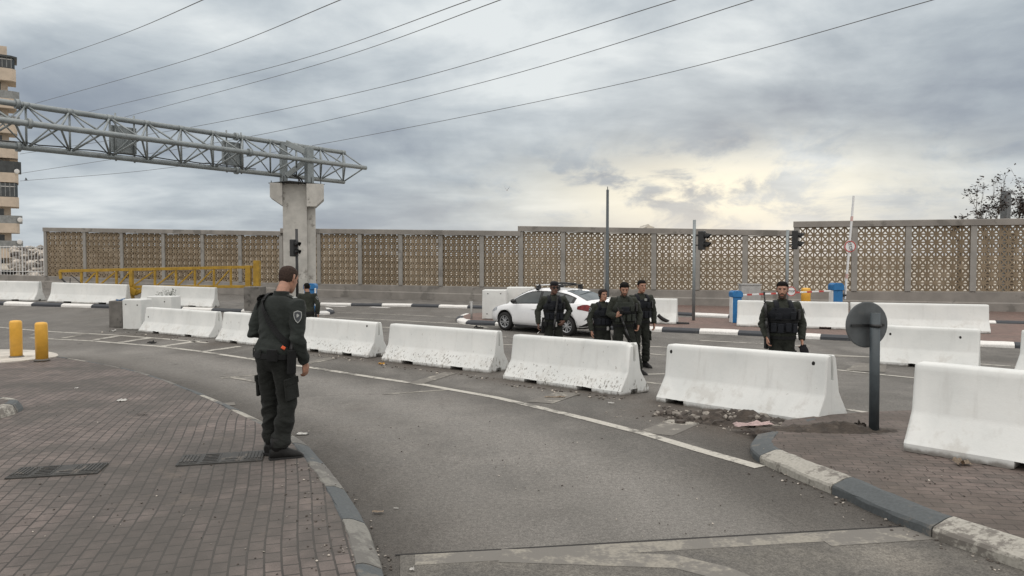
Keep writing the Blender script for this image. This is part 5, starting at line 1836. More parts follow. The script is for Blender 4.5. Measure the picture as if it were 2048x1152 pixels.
# clothed torso: z, half width, half depth, centre y
TORSO = [(.84, .165, .125, -.012), (.92, .172, .128, -.012), (1.00, .166, .120, -.006), (1.10, .160, .114, .0), (1.20, .172, .122, .004), (1.30, .188, .130, .004),
         (1.38, .192, .126, -.002), (1.43, .178, .108, -.010), (1.465, .130, .085, -.016), (1.49, .082, .068, -.014), (1.52, .066, .062, -.008)]
HEAD = [(-.118, .026, .072, .020), (-.108, .041, .086, .0), (-.088, .054, .094, -.030), (-.060, .063, .096, -.062), (-.025, .0705, .094, -.084), (.015, .0755, .091, -.095),
        (.050, .077, .090, -.097), (.080, .069, .080, -.088), (.103, .053, .058, -.066), (.117, .032, .030, -.040), (.122, .012, .008, -.020)]
class Person:
    def __init__(s, name_label, p, heading, height, skin='skin_tan', shirt='uniform', trousers='uniform_trousers', voxel=.0050, lean=0.0, twist=0.0,
                 head=(0, 0, 0), armR=None, armL=None, legR=None, legL=None, hair='short', hair_mat='hair_black', beard=None, width=1.0, dz=0.0, seed=1, stoop=0.0, group=None, hands=(.5, .5), belly=0.0):
        a = p if isinstance(p, Vector) else at(*p, dz)
        s.o = thing('person', name_label, 'person', a, -heading, group or 'uniformed officers')
        sc = height / HT
        s.o.scale = (sc, sc, sc)
        s.lean, s.w, s.seed, s.belly = lean, width, seed, belly
        s.sk, s.shm, s.trm, s.vox = skin, shirt, trousers, voxel
        D = dict(sh=(.198, -.01, 1.425), el=(.268, -.045, 1.150), wr=(.262, .045, .905), hd=(.0, .18, -1), pn=(-1, .1, 0), th=(.1, 1, .1))
        def arm(sd, ov):
            d_ = {kk: Vector((v[0] * sd, v[1], v[2])) for kk, v in D.items()}
            for kk, v in (ov or {}).items(): d_[kk] = Vector(v)
            return d_
        s.aR, s.aL = arm(1, armR), arm(-1, armL)
        def leg(sd, ov):
            d_ = dict(hip=Vector((.088 * sd, -.005, .90)), kn=Vector((.105 * sd, .03, .495)), an=Vector((.115 * sd, -.03, .085)), yaw=R(12) * sd)
            for kk, v in (ov or {}).items(): d_[kk] = Vector(v) if kk != 'yaw' else v
            return d_
        s.lR, s.lL = leg(1, legR), leg(-1, legL)
        yaw, pitch, roll = head
        nb_ = Vector((0, s.ly(1.50) - .005, 1.50))
        s.HM = Matrix.Translation(nb_) @ Matrix.Rotation(-yaw, 4, 'Z') @ Matrix.Rotation(pitch, 4, 'X') @ Matrix.Rotation(roll, 4, 'Y') @ Matrix.Translation(Vector((0, .028, .158)))
        s.nb_ = nb_
        s.hands = hands
        s.make_body(hair, hair_mat, beard)
        s.make_clothes()
    def ly(s, z):       # forward offset of the spine
        return s.lean * max(0, z - .95) / .5
    def tor(s, z, grow=0.0):
        return (lerp_tab(TORSO, z, 1) * s.w + grow, lerp_tab(TORSO, z, 2) * (.5 + .5 * s.w) + grow + s.belly * math.exp(-((z - 1.08) / .12) ** 2), lerp_tab(TORSO, z, 3) + s.ly(z))
    def surf(s, ang, z, off=0.0):    # point on the torso; ang 0 = right, 90 = front
        rx, ry, cy = s.tor(z, off)
        e = 2.4
        ca, sa = math.cos(ang), math.sin(ang)
        r_ = (abs(ca) ** e + abs(sa) ** e) ** (-1 / e)
        return Vector((rx * ca * r_, cy + ry * sa * r_, z))
    def torso_loft(s, bm, zs, grow, n=28):
        prev = None
        for z in zs:
            ring = [bm.verts.new(s.surf(2 * PI * j / n, z, grow(z) if callable(grow) else grow)) for j in range(n)]
            if prev:
                for j in range(n): bm.faces.new((prev[j], prev[(j + 1) % n], ring[(j + 1) % n], ring[j]))
            else: bm.faces.new(ring)
            prev = ring
        bm.faces.new(prev)
    def hand(s, bm, A, curl):
        d_ = A['hd'].normalized(); pn = (A['pn'] - d_ * A['pn'].dot(d_)).normalized()
        th = (A['th'] - d_ * A['th'].dot(d_)); th = (th - pn * th.dot(pn)).normalized()
        w = A['wr']
        tube(bm, [w - d_ * .03, w, w + d_ * .03, w + d_ * .065, w + d_ * .094], [(.027, .021), (.027, .020), (.036, .0175), (.041, .0165), (.037, .013)], ref=th, n=12)
        for i, (ln, o_) in enumerate(((.072, .0305), (.080, .0105), (.074, -.0095), (.058, -.028))):
            b_ = w + d_ * (.088 - .004 * abs(i - 1.2)) + th * o_
            dd = d_.copy(); pts = [b_ - d_ * .015]; q = b_
            for sgi, (f_, an) in enumerate(((.42, .55), (.32, .8), (.26, .6))):
                an *= curl * (1 + .12 * i)
                dd = (Matrix.Rotation(an, 3, d_.cross(pn).normalized()) @ dd).normalized()
                pts.append(q); q = q + dd * ln * f_
            pts.append(q)
            tube(bm, pts, [.0095, .0092, .0085, .0078, .0062], n=8)
        b_ = w + d_ * .022 + th * .024
        t1 = (th * .75 + d_ * .75 + pn * .25).normalized(); t2 = (th * .15 + d_ * 1.0 + pn * .35).normalized()
        tube(bm, [b_ - t1 * .012, b_ + t1 * .022, b_ + t1 * .040, b_ + t1 * .040 + t2 * .026, b_ + t1 * .040 + t2 * .044], [.014, .0125, .011, .0098, .007], n=8)
    def make_body(s, hair, hair_mat, beard):
        bm = NB()
        s.torso_loft(bm, [.86, .95, 1.05, 1.15, 1.25, 1.35, 1.42, 1.46, 1.485], lambda z: -.022)
        # neck into head
        hc = s.HM @ Vector((0, -.018, -.05))
        tube(bm, [s.nb_ + Vector((0, -.012, -.05)), s.nb_ + Vector((0, -.008, .0)), (s.nb_ + hc) / 2 + Vector((0, -.006, .0)), hc], [(.070, .066), (.060, .060), (.057, .058), (.052, .055)], ref=(1, 0, 0), n=16)
        n = 24; prev = None
        def hp(x, y, z): return s.HM @ Vector((x, y, z))
        for z, wv, f, b in HEAD:
            c_ = (f + b) / 2; r_ = (f - b) / 2
            ring = []
            for j in range(n):
                an = 2 * PI * j / n
                ca, sa = math.cos(an), math.sin(an)
                e = 2.25
                k_ = (abs(ca) ** e + abs(sa) ** e) ** (-1 / e)
                ring.append(bm.verts.new(hp(wv * ca * k_, c_ + r_ * sa * k_, z)))
            if prev:
                for j in range(n): bm.faces.new((prev[j], prev[(j + 1) % n], ring[(j + 1) % n], ring[j]))
            else: bm.faces.new(ring)
            prev = ring
        bm.faces.new(prev)
        def ht(pts, rad, n=8): tube(bm, [hp(*p) for p in pts], rad, n=n)
        ht([(0, .082, .030), (0, .098, .010), (0, .110, -.012), (0, .116, -.024), (0, .100, -.034)], [.008, .010, .012, .0145, .010])
        for sd in (-1, 1):
            ht([(.010 * sd, .098, -.028), (.018 * sd, .096, -.030)], [.009, .007])
            ht([(.008 * sd, .088, .036), (.028 * sd, .087, .040), (.050 * sd, .074, .034)], [.007, .009, .008])
            ht([(.030 * sd, .078, -.005), (.048 * sd, .066, -.012)], [.016, .014])
            ht([(.073 * sd, -.006, .032), (.081 * sd, -.016, .026), (.082 * sd, -.014, .0), (.075 * sd, -.004, -.030)], [(.007, .010), (.007, .018), (.007, .015), (.006, .008)])
        ht([(-.024, .086, -.060), (0, .099, -.057), (.024, .086, -.060)], [.004, .0065, .004])
        ht([(-.020, .086, -.070), (0, .097, -.071), (.020, .086, -.070)], [.004, .0075, .004])
        ht([(-.014, .082, -.100), (.014, .082, -.100)], [.016, .016])
        for A, cr in ((s.aR, s.hands[0]), (s.aL, s.hands[1])):
            q_ = A['sh'] + Vector((0, s.ly(1.42), 0))
            tube(bm, [Vector((q_.x * .7, q_.y, q_.z - .012)), q_ - Vector((q_.x * .05, 0, .01)), (q_ + A['el']) / 2, A['el'], (A['el'] + A['wr']) / 2, A['wr']], [.055, .050, .044, .038, .036, .026], n=12)
            s.hand(bm, A, cr)
        for Lg in (s.lR, s.lL):
            tube(bm, [Lg['hip'] + Vector((0, 0, .03)), Lg['hip'], (Lg['hip'] + Lg['kn']) / 2, Lg['kn'], Lg['kn'] * .6 + Lg['an'] * .4, Lg['an'] + Vector((0, 0, .04)), Lg['an']], [.07, .072, .066, .05, .05, .036, .034], n=12)
            fy = Vector((math.sin(Lg['yaw']), math.cos(Lg['yaw']), 0))
            tube(bm, [Lg['an'] + Vector((0, 0, -.02)) - fy * .03, Lg['an'] + Vector((0, 0, -.035)) + fy * .06, Lg['an'] + Vector((0, 0, -.05)) + fy * .14], [.034, .034, .02], n=10)
        me = evaluated(bm, [('REMESH', dict(mode='VOXEL', voxel_size=s.vox)), ('SMOOTH', dict(factor=.5, iterations=2))], 'body')
        me.materials.clear()
        for mt in (s.sk, 'eye_dark', s.sk + '_lip', s.sk + '_beard', s.sk + '_stubble', hair_mat): me.materials.append(M[mt])
        inv = s.HM.inverted()
        for p in me.polygons:
            p.use_smooth = True
            c_ = inv @ p.center
            mi = 0
            if c_.z > -.14 and abs(c_.x) < .09 and p.center.z > 1.4:
                ax = abs(c_.x)
                if c_.y > .05:
                    if ((ax - .031) / .016) ** 2 + ((c_.z - .016) / .0075) ** 2 < 1: mi = 1
                    elif .013 < ax < .048 and .033 < c_.z < .041: mi = 5
                    elif ax < .024 and -.076 < c_.z < -.057: mi = 2
                if mi in (0,) and beard:
                    bd = {'full': 3, 'stubble': 4}[beard]
                    jaw = -.012 - .055 * max(0, (c_.y - .05)) / .045
                    if c_.y > -.012 and c_.z < jaw and c_.z > -.135 and not (abs(c_.x) < .02 and c_.z > -.05): mi = bd
                    if c_.y > .05 and -.057 < c_.z < -.042 and ax < .034: mi = bd
                    if beard == 'full' and c_.y > -.012 and c_.y < .012 and c_.z < .03 and ax > .055 and ax < .077: mi = bd
            p.material_index = mi
        link(bpy.data.objects.new('body', me), s.o)
        if hair:
            s.make_hair(hair, hair_mat)
    def make_hair(s, style, mat):
        grow = dict(buzz=.002, short=.0085, medium=.012, long=.013)[style]
        top = dict(buzz=.0, short=.012, medium=.018, long=.006)[style]
        zs = list(np.linspace(-.085, .121, 44))
        n = 64
        bm = NB(); prev = None
        def limit(p):
            y, z = p[1], p[2]
            ax = abs(p[0])
            if style == 'long':
                lim = np.interp(y, [-.1, -.01, .03, .055, .08, .1], [-.09, -.075, .025, .066, .078, .09])
            else:
                lim = np.interp(y, [-.11, -.05, -.020, -.012, .008, .03, .045, .07, .1], [-.062, -.052, -.03, .028, -.006, .045, .062, .066 + .25 * ax - 3.5 * ax * ax, .074 + .2 * ax])
            return lim + .004 * noise.noise(Vector((p[0] * 60, y * 60, s.seed)))
        def keep(p): return p[2] > limit(p)
        rr_ = 0
        for z in zs:
            wv, f, b = lerp_tab(HEAD, z, 1), lerp_tab(HEAD, z, 2), lerp_tab(HEAD, z, 3)
            fade = 1.0 if style in ('buzz', 'long') else float(np.interp(z, [-.06, .02, .07], [.5, .8, 1.0]))
            ring = []
            for j in range(n):
                an = 2 * PI * j / n
                ca, sa = math.cos(an), math.sin(an); e = 2.25
                k_ = (abs(ca) ** e + abs(sa) ** e) ** (-1 / e)
                gr = grow * fade * (1 + .5 * noise.noise(Vector((ca * 6, sa * 6, z * 60)))) + (top * max(0, (z - .06) / .06) * (1 + .4 * sa))* .5
                ed = min(1.0, max(0.0, (z - limit((wv * ca * k_, (f + b) / 2 + (f - b) / 2 * sa * k_, z))) / .028))
                gr = gr * (.12 + .88 * ed) + .001
                p = ((wv + gr) * ca * k_, (f + b) / 2 + ((f - b) / 2 + gr) * sa * k_, z + top * max(0, (z - .04) / .08))
                ring.append((bm.verts.new(s.HM @ Vector(p)), p))
            if prev:
                for j in range(n):
                    q = (prev[j], prev[(j + 1) % n], ring[(j + 1) % n], ring[j])
                    cy_ = [sum(v[1][i] for v in q) / 4 for i in range(3)]
                    if keep(cy_):
                        fc = bm.faces.new([v[0] for v in q]); fc.smooth = True
            prev = ring
        bm.faces.new([v[0] for v in prev])
        for v in [v for v in bm.verts if not v.link_faces]: bm.verts.remove(v)
        bmesh.ops.recalc_face_normals(bm, faces=bm.faces)
        bmesh.ops.solidify(bm, geom=list(bm.faces), thickness=.0025)
        if style == 'long':
            ball(bm, s.HM @ Vector((0, -.112, .0)), (.038, .034, .045), seg=12)
            for sd in (-1, 1):
                tube(bm, [s.HM @ Vector(p) for p in ((.058 * sd, .048, .07), (.076 * sd, .028, .03), (.080 * sd, .004, -.03), (.066 * sd, -.03, -.075))], [(.008, .014), (.009, .02), (.009, .02), (.006, .012)], n=8)
        mesh_obj('hair', bm, M[mat], s.o, smooth=True)
    def wrinkle(s, me, amp, centers, sc=(10, 10, 17)):
        """soft folds in the cloth, strongest round the bent joints"""
        co = np.empty(len(me.vertices) * 3); me.vertices.foreach_get('co', co); co = co.reshape(-1, 3)
        no = np.array([v.normal for v in me.vertices])
        out = co.copy()
        for i in range(len(co)):
            p = co[i]
            w = .35
            for (cx, cy, cz, r_, a_) in centers:
                d2 = ((p[0] - cx) ** 2 + (p[1] - cy) ** 2 + (p[2] - cz) ** 2) / (r_ * r_)
                if d2 < 4: w += a_ * math.exp(-d2)
            v = Vector((p[0] * sc[0] + s.seed * 3.1, p[1] * sc[1], p[2] * sc[2] + p[0] * 7 * (1 if p[0] > 0 else -1)))
            if s.seed == 2: v *= .58
            r1 = 1 - abs(noise.noise(v)) * 2.2
            r2 = 1 - abs(noise.noise(v * 2.1)) * 2.2
            out[i] = p + no[i] * amp * w * (r1 * .8 + r2 * .28 - .45)
        me.vertices.foreach_set('co', out.reshape(-1)); me.update()
    def make_clothes(s):
        vx = .0085 if s.seed == 2 else .011
        bm = NB()
        s.torso_loft(bm, [.945, .96, .98, 1.0, 1.05, 1.10, 1.15, 1.2, 1.25, 1.3, 1.34, 1.38, 1.41, 1.44, 1.465, 1.48], lambda z: .010 + (.020 * math.exp(-((z - 1.015) / .045) ** 2) - .012 * max(0, (.975 - z) / .03)))
        for A in (s.aR, s.aL):
            root_ = Vector((A['sh'].x * .55, s.ly(1.40), 1.405))
            sh = A['sh'] + Vector((0, s.ly(1.42), 0))
            A['sh_'] = sh
            m1 = sh.lerp(A['el'], .35); m2 = sh.lerp(A['el'], .75); m3 = A['el'].lerp(A['wr'], .3); m4 = A['el'].lerp(A['wr'], .7); end = A['el'].lerp(A['wr'], .985)
            tube(bm, [root_, sh, m1, m2, A['el'], m3, m4, A['el'].lerp(A['wr'], .88), end], [.075, .080, .075, .066, .064, .061, .053, .049, .044], n=18)
        # collar
        nb_ = s.nb_
        up = (s.HM.to_3x3() @ Vector((0, 0, 1)))
        tube(bm, [nb_ + Vector((0, -.014, -.045)), nb_ + Vector((0, -.012, -.005)), nb_ + Vector((0, -.012, .022)) + up * .006], [(.082, .082), (.074, .076), (.071, .073)], ref=(1, 0, 0), n=18)
        me = evaluated(bm, [('REMESH', dict(mode='VOXEL', voxel_size=vx)), ('SMOOTH', dict(factor=.5, iterations=3))], 'shirt')
        cs = [(*A['el'], .12, 1.3) for A in (s.aR, s.aL)] + [(0, s.ly(1.0), 1.02, .22, .9)] + [(*A['wr'], .09, .9) for A in (s.aR, s.aL)] + [(*A['sh_'], .12, .5) for A in (s.aR, s.aL)]
        s.wrinkle(me, .0125 if s.seed == 2 else .0095, cs)
        me.materials.clear(); me.materials.append(M[s.shm])
        for p in me.polygons: p.use_smooth = True
        s.shirt = link(bpy.data.objects.new('shirt', me), s.o)
        # trousers
        bm = NB()
        s.torso_loft(bm, [.80, .84, .88, .92, .96, .985], lambda z: float(np.interp(z, [.80, .84, .88, .92, .97, .985], [-.045, -.012, .006, .012, .010, .002])))
        for Lg in (s.lR, s.lL):
            h, kn, an = Lg['hip'], Lg['kn'], Lg['an']
            tube(bm, [h + Vector((0, 0, .02)), h + Vector((0, 0, -.06)), h.lerp(kn, .45), h.lerp(kn, .8), kn, kn.lerp(an, .3), kn.lerp(an, .6), kn.lerp(an, .82), an + Vector((0, 0, .065)), an + Vector((0, 0, .03))],
                 [(.096, .112), (.098, .112), (.094, .104), (.082, .088), (.078, .084), (.080, .086), (.080, .084), (.083, .085), (.080, .082), (.066, .07)], ref=(1, 0, 0), n=20)
        me = evaluated(bm, [('REMESH', dict(mode='VOXEL', voxel_size=vx)), ('SMOOTH', dict(factor=.5, iterations=3))], 'trousers')
        cs = []
        for Lg in (s.lR, s.lL): cs += [(*Lg['kn'], .17, 1.3), (*(Lg['an'] + Vector((0, 0, .12))), .14, 1.9), (*(Lg['hip'] + Vector((0, 0, -.1))), .12, .7)]
        s.wrinkle(me, .0125 if s.seed == 2 else .0105, cs, (8, 8, 15))
        me.materials.clear(); me.materials.append(M[s.trm])
        for p in me.polygons: p.use_smooth = True
        s.trousers = link(bpy.data.objects.new('trousers', me), s.o)
        # boots
        for Lg in (s.lR, s.lL):
            an = Lg['an']; z0 = an.z - .085
            fy = Vector((math.sin(Lg['yaw']), math.cos(Lg['yaw']), 0)); fx = Vector((fy.y, -fy.x, 0))
            bm = NB()
            base_ = Vector((an.x, an.y, z0))
            secs = [(-.085, .030, .085, .02), (-.07, .042, .12, .0), (-.03, .046, .14, .0), (.02, .047, .135, .0), (.07, .049, .105, .0), (.12, .053, .082, .0), (.165, .048, .066, .002), (.20, .034, .044, .006), (.215, .016, .030, .012)]
            prev = None
            for y_, w_, h_, b_ in secs:
                ring = []
                for j in range(14):
                    t = 2 * PI * j / 14
                    c_, s_ = math.cos(t), math.sin(t)
                    zz_ = b_ + (h_ - b_) * (.5 + .5 * s_) if s_ > -.5 else b_
                    ring.append(bm.verts.new(base_ + fy * y_ + fx * (w_ * (1 if s_ < 0 else (1 - .25 * s_)) * (c_ if abs(c_) > .2 or s_ > 0 else c_)) + Vector((0, 0, zz_))))
                if prev:
                    for j in range(14):
                        f = bm.faces.new((prev[j], prev[(j + 1) % 14], ring[(j + 1) % 14], ring[j])); f.smooth = True
                else: bm.faces.new(ring)
                prev = ring
            bm.faces.new(prev)
            tube(bm, [base_ + Vector((0, 0, .05)) - fy * .025, base_ + Vector((0, 0, .13)) - fy * .022, base_ + Vector((0, 0, .20)) - fy * .02], [(.042, .058), (.045, .056), (.048, .055)], ref=fx, n=16)
            bt = mesh_obj('boot', bm, M['boot_black'], s.o)
            bm = NB()
            prism(bm, [(-.040, -.088), (.040, -.088), (.046, -.03), (.043, .03), (.053, .11), (.050, .17), (.034, .212), (0, .222), (-.034, .212), (-.050, .17), (-.053, .11), (-.043, .03), (-.046, -.03)], .0, .022,
                  xf=Matrix.Translation(base_) @ Matrix.Rotation(-Lg['yaw'], 4, 'Z'))
            mesh_obj('sole', bm, M['black_rubber'], bt)
        # belt
        bm = NB()
        n = 36; rg = []
        for z, off in ((.925, .014), (.925, .026), (.970, .026), (.970, .014)):
            rg.append([bm.verts.new(s.surf(2 * PI * j / n, z, off)) for j in range(n)])
        for a, b in zip(rg, rg[1:] + rg[:1]):
            for j in range(n): bm.faces.new((a[j], a[(j + 1) % n], b[(j + 1) % n], b[j]))
        s.belt = mesh_obj('belt', bm, M['strap_black'], s.o, smooth=False)
    # --- things worn
    def plate(s, name, ang, z, size, dep, mat, parent=None, off=.02, bev=.008, roll=0.0):
        p = s.surf(ang, z, off); q = s.surf(ang + .05, z, off); t = (q - p).normalized()
        nrm = Vector((t.y, -t.x, 0))
        rot = Matrix((t, nrm, Vector((0, 0, 1)))).transposed()
        if roll: rot = rot @ Matrix.Rotation(roll, 3, 'Y')
        bm = NB(); box(bm, p + nrm * dep * .5, (size[0], dep, size[1]), rot, bev)
        return mesh_obj(name, bm, M[mat], parent or s.o)
    def vest(s, mat='vest_black', pouches=True, g0=.034, zlo=1.02, badge=None, carrier=False):
        bm = NB()
        zs = list(np.linspace(zlo, 1.40, 12))
        n = 36
        def gz(z): return g0 + .006 * math.sin(z * 40)
        outer = []
        for z in zs:
            ring = []
            for j in range(n):
                p = s.surf(2 * PI * j / n, min(z, 1.36), gz(z))
                sidex = abs(math.cos(2 * PI * j / n))
                if z > 1.28:     # arm holes
                    k_ = 1 - .35 * ((z - 1.28) / .12) * max(0, sidex - .5) / .5
                    p.x *= k_
                p.z = z
                ring.append(bm.verts.new(p))
            outer.append(ring)
        for a, b in zip(outer[:-1], outer[1:]):
            for j in range(n):
                f = bm.faces.new((a[j], a[(j + 1) % n], b[(j + 1) % n], b[j])); f.smooth = True
        bm.faces.new(outer[0]); bm.faces.new(outer[-1])
        for sd in (-1, 1):
            pts = []
            for y_, z_ in ((.10, 1.36), (.095, 1.42), (.05, 1.475), (-.015, 1.492), (-.08, 1.465), (-.12, 1.40), (-.13, 1.34)):
                pts.append(Vector((.105 * sd * (1 if z_ < 1.45 else .96), y_ + .02 + s.ly(z_) + (.02 if y_ > .05 else -.01), z_ + .004)))
            tube(bm, pts, [(.036, .016)] * 7, ref=(1, 0, 0), n=10)
        v = mesh_obj('vest', bm, M[mat], s.o)
        if pouches:
            rr = random.Random(s.seed)
            for i, an in enumerate((R(128), R(104), R(76), R(52))):
                s.plate('pouch', an, 1.10 + rr.uniform(-.01, .01), (.078, .13), .040, mat, v, g0 + .004)
            s.plate('pouch', R(70), 1.27, (.10, .09), .03, mat, v, g0)
            s.plate('pouch', R(118), 1.28, (.08, .11), .028, mat, v, g0)
            s.plate('radio', R(140), 1.30, (.05, .15), .035, 'phone_black', v, g0)
            for z in (1.19, 1.225, 1.04):
                bm = NB()
                for j in range(n):
                    pass
                rg = [[bm.verts.new(s.surf(2 * PI * j / n, z + dz_, g0 + of)) for j in range(n)] for dz_, of in ((-.012, .004), (-.012, .010), (.012, .010), (.012, .004))]
                for a, b in zip(rg, rg[1:] + rg[:1]):
                    for j in range(n): bm.faces.new((a[j], a[(j + 1) % n], b[(j + 1) % n], b[j]))
                mesh_obj('webbing', bm, M['strap_black'], v)
        if badge:
            s.plate('name_badge', badge[0], badge[1], (.055, .05), .006, 'badge_white', v, g0 + .02)
        return v
    def sleeve_patch(s, A, f=.36, az=0.0):
        """shield shaped unit patch on the outer upper arm"""
        p = A['sh_'].lerp(A['el'], f)
        d_ = (A['el'] - A['sh_']).normalized()
        o_ = Vector((math.copysign(1, A['sh'].x), 0, 0)); o_ = Matrix.Rotation(az, 3, 'Z') @ o_
        o_ = (o_ - d_ * o_.dot(d_)).normalized()
        t = d_.cross(o_).normalized()
        sh_ = [(-.034, .044), (-.017, .050), (0, .056), (.017, .050), (.034, .044), (.037, .012), (.030, -.020), (.016, -.046), (0, -.062), (-.016, -.046), (-.030, -.020), (-.037, .012)]
        par = None
        for name, k_, of, mt in (('sleeve_patch', 1.0, .0815, 'badge_white'), ('patch_field', .83, .0835, 'badge_dark')):
            bm = NB()
            def P(q, e):
                x_, z_ = q[0] * k_, q[1] * k_
                cv_ = .081 - math.sqrt(max(1e-6, .081 ** 2 - x_ * x_))
                return p + t * x_ - d_ * z_ + o_ * (of + e - cv_)
            grid = [[bm.verts.new(P(q_, e)) for q_ in sh_] for e in (0, .003)]
            c0 = bm.verts.new(P((0, 0), .003))
            for j in range(12):
                bm.faces.new((grid[0][j], grid[0][(j + 1) % 12], grid[1][(j + 1) % 12], grid[1][j]))
                bm.faces.new((grid[1][j], grid[1][(j + 1) % 12], c0))
            o = mesh_obj(name, bm, M[mt], par or s.o)
            if par is None: par = o
        bm = NB()
        emblem = [(-.006, -.004), (-.014, .010), (-.004, .020), (.006, .026), (.016, .016), (.010, .0), (.014, -.018), (.002, -.008)]
        vs = [bm.verts.new(p + t * a_ - d_ * b_ + o_ * (.0875 - (.081 - math.sqrt(.081 ** 2 - a_ * a_)))) for a_, b_ in emblem]
        f = bm.faces.new(vs)
        bmesh.ops.solidify(bm, geom=[f], thickness=.001)
        mesh_obj('patch_emblem', bm, M['badge_white'], par)
    def epaulettes(s):
        for sd in (-1, 1):
            bm = NB()
            pts = [Vector((x_ * sd, s.ly(1.45) - .012, z_)) for x_, z_ in ((.085, 1.492), (.12, 1.482), (.16, 1.468), (.195, 1.452))]
            tube(bm, pts, [(.026, .009)] * 4, ref=(0, 1, 0), n=8)
            e = mesh_obj('epaulette', bm, M[s.shm], s.o)
            bm = NB(); box(bm, pts[2] + Vector((0, 0, .008)), (.02, .044, .008), Matrix.Rotation(.4 * sd, 3, 'Y')); mesh_obj('rank_bar', bm, M['badge_white'] if sd > 0 else M['strap_black'], e)
    def strap(s, path, w=.022, name='sling_strap', off=.022, mat='strap_black'):
        bm = NB()
        pts = [s.surf(R(a), z, off) if not isinstance(a, Vector) else a for a, z in path]
        pts = smooth3(pts, 6)
        n = len(pts)
        rings = []
        for i, p in enumerate(pts):
            t = (pts[min(i + 1, n - 1)] - pts[max(0, i - 1)]).normalized()
            nr = Vector((p.x, p.y - s.ly(p.z), .55 if p.z > 1.44 else 0)).normalized()
            sd = t.cross(nr).normalized()
            rings.append([bm.verts.new(p + sd * a + nr * b) for a, b in ((-w, 0), (w, 0), (w, .006), (-w, .006))])
        for a, b in zip(rings[:-1], rings[1:]):
            for j in range(4): bm.faces.new((a[j], a[(j + 1) % 4], b[(j + 1) % 4], b[j]))
        bm.faces.new(rings[0]); bm.faces.new(rings[-1])
        return mesh_obj(name, bm, M[mat], s.o)
    def cargo(s, Lg, sd, yshift=0.0):
        p = Lg['hip'].lerp(Lg['kn'], .62) + Vector((.084 * sd, yshift, 0))
        d_ = (Lg['kn'] - Lg['hip']).normalized()
        rot = Vector((0, 0, -1)).rotation_difference(d_).to_matrix()
        bm = NB(); box(bm, p, (.026, .165, .19), rot, .010)
        c_ = mesh_obj('cargo_pocket', bm, M[s.trm], s.o)
        bm = NB(); box(bm, p + rot @ Vector((.006 * sd, 0, .075)), (.028, .175, .062), rot, .009); mesh_obj('pocket_flap', bm, M[s.trm], c_)
    def holster(s, ang, z=.90, tagc=False):
        h = s.plate('holster', ang, z, (.075, .22), .05, 'strap_black', None, .03, .012)
        s.plate('pistol_grip', ang, z + .15, (.045, .10), .04, 'gun_black', h, .035, .01, roll=.3)
        if tagc: s.plate('safety_flag', ang + .25, z + .165, (.040, .030), .012, 'orange_tag', h, .055, .004, roll=.6)
    def world(s, p): return s.o.matrix_world @ Vector(p)

def rifle(P, local, direction, up, label, group='slung rifles', stock=True):
    """short black rifle; local position in the carrier's frame, muzzle along direction"""
    sc = P.o.scale[0]
    mw = Matrix.Translation(P.o.location) @ P.o.rotation_euler.to_matrix().to_4x4() @ Matrix.Diagonal((sc, sc, sc, 1))
    x_ = (mw.to_3x3() @ Vector(direction)).normalized()
    u_ = mw.to_3x3() @ Vector(up); u_ = (u_ - x_ * u_.dot(x_)).normalized()
    y_ = u_.cross(x_)
    root = thing('rifle', label, 'rifle', mw @ Vector(local), 0, group)
    root.rotation_euler = Matrix((x_, y_, u_)).transposed().to_euler()
    def pt(name, fn, mat='gun_black', parent=root):
        bm = NB(); fn(bm); return mesh_obj(name, bm, M[mat], parent)
    pt('receiver', lambda b: [box(b, (.0, 0, 0), (.22, .034, .055), bev=.006), box(b, (.0, 0, .040), (.20, .022, .014), bev=.003)])
    pt('handguard', lambda b: tube(b, [(.11, 0, .008), (.33, 0, .008)], [(.027, .025), (.025, .022)], ref=(0, 0, 1), n=10))
    br = pt('barrel', lambda b: tube(b, [(.33, 0, .010), (.46, 0, .010)], .0095, n=8))
    pt('muzzle', lambda b: tube(b, [(.455, 0, .010), (.50, 0, .010)], .0135, n=8), parent=br)
    pt('front_sight', lambda b: prism(b, [(.34, .02), (.38, .02), (.365, .065), (.352, .065)], -.006, .006, axis='y'))
    pt('magazine', lambda b: prism(b, [(.015, -.02), (.075, -.02), (.098, -.17), (.040, -.185)], -.012, .012, axis='y'))
    pt('grip', lambda b: prism(b, [(-.09, -.02), (-.045, -.02), (-.075, -.125), (-.115, -.115)], -.014, .014, axis='y'))
    if stock: pt('stock', lambda b: prism(b, [(-.11, .022), (-.11, -.012), (-.22, -.03), (-.32, -.095), (-.335, -.09), (-.335, .028), (-.30, .028)], -.016, .016, axis='y'))
    pt('optic', lambda b: [tube(b, [(-.04, 0, .072), (.06, 0, .072)], .020, n=10), box(b, (.01, 0, .052), (.05, .02, .02))])
    return root

# the tall officer at the kerb, seen from behind
p0 = at(549, 912, .125)
off = Person('tall officer in dark green seen from behind at the kerb, orange tag at his hip', p0, R(25), 1.80, skin='skin_fair', shirt='uniform', trousers='uniform_trousers', voxel=.0052,
             lean=.062, head=(R(-2), R(-22), R(-3)), width=1.05, belly=.012,
             armR=dict(sh=(.196, -.01, 1.400), el=(.262, -.02, 1.125), wr=(.262, .085, .885), hd=(-.05, .20, -1), pn=(-1, .05, -.1), th=(.05, 1, .2)),
             armL=dict(sh=(-.196, -.005, 1.400), el=(-.252, -.03, 1.135), wr=(-.12, .20, 1.10), hd=(1, .45, .15), pn=(0, .3, 1), th=(0, 1, .5)),
             legR=dict(hip=(.088, -.01, .90), kn=(.115, .035, .49), an=(.105, -.055, .085), yaw=R(38)), legL=dict(hip=(-.088, -.005, .90), kn=(-.10, .045, .49), an=(-.085, .06, .085), yaw=R(-8)),
             hair='buzz', hair_mat='hair_brown', seed=2, hands=(.55, 1.1))
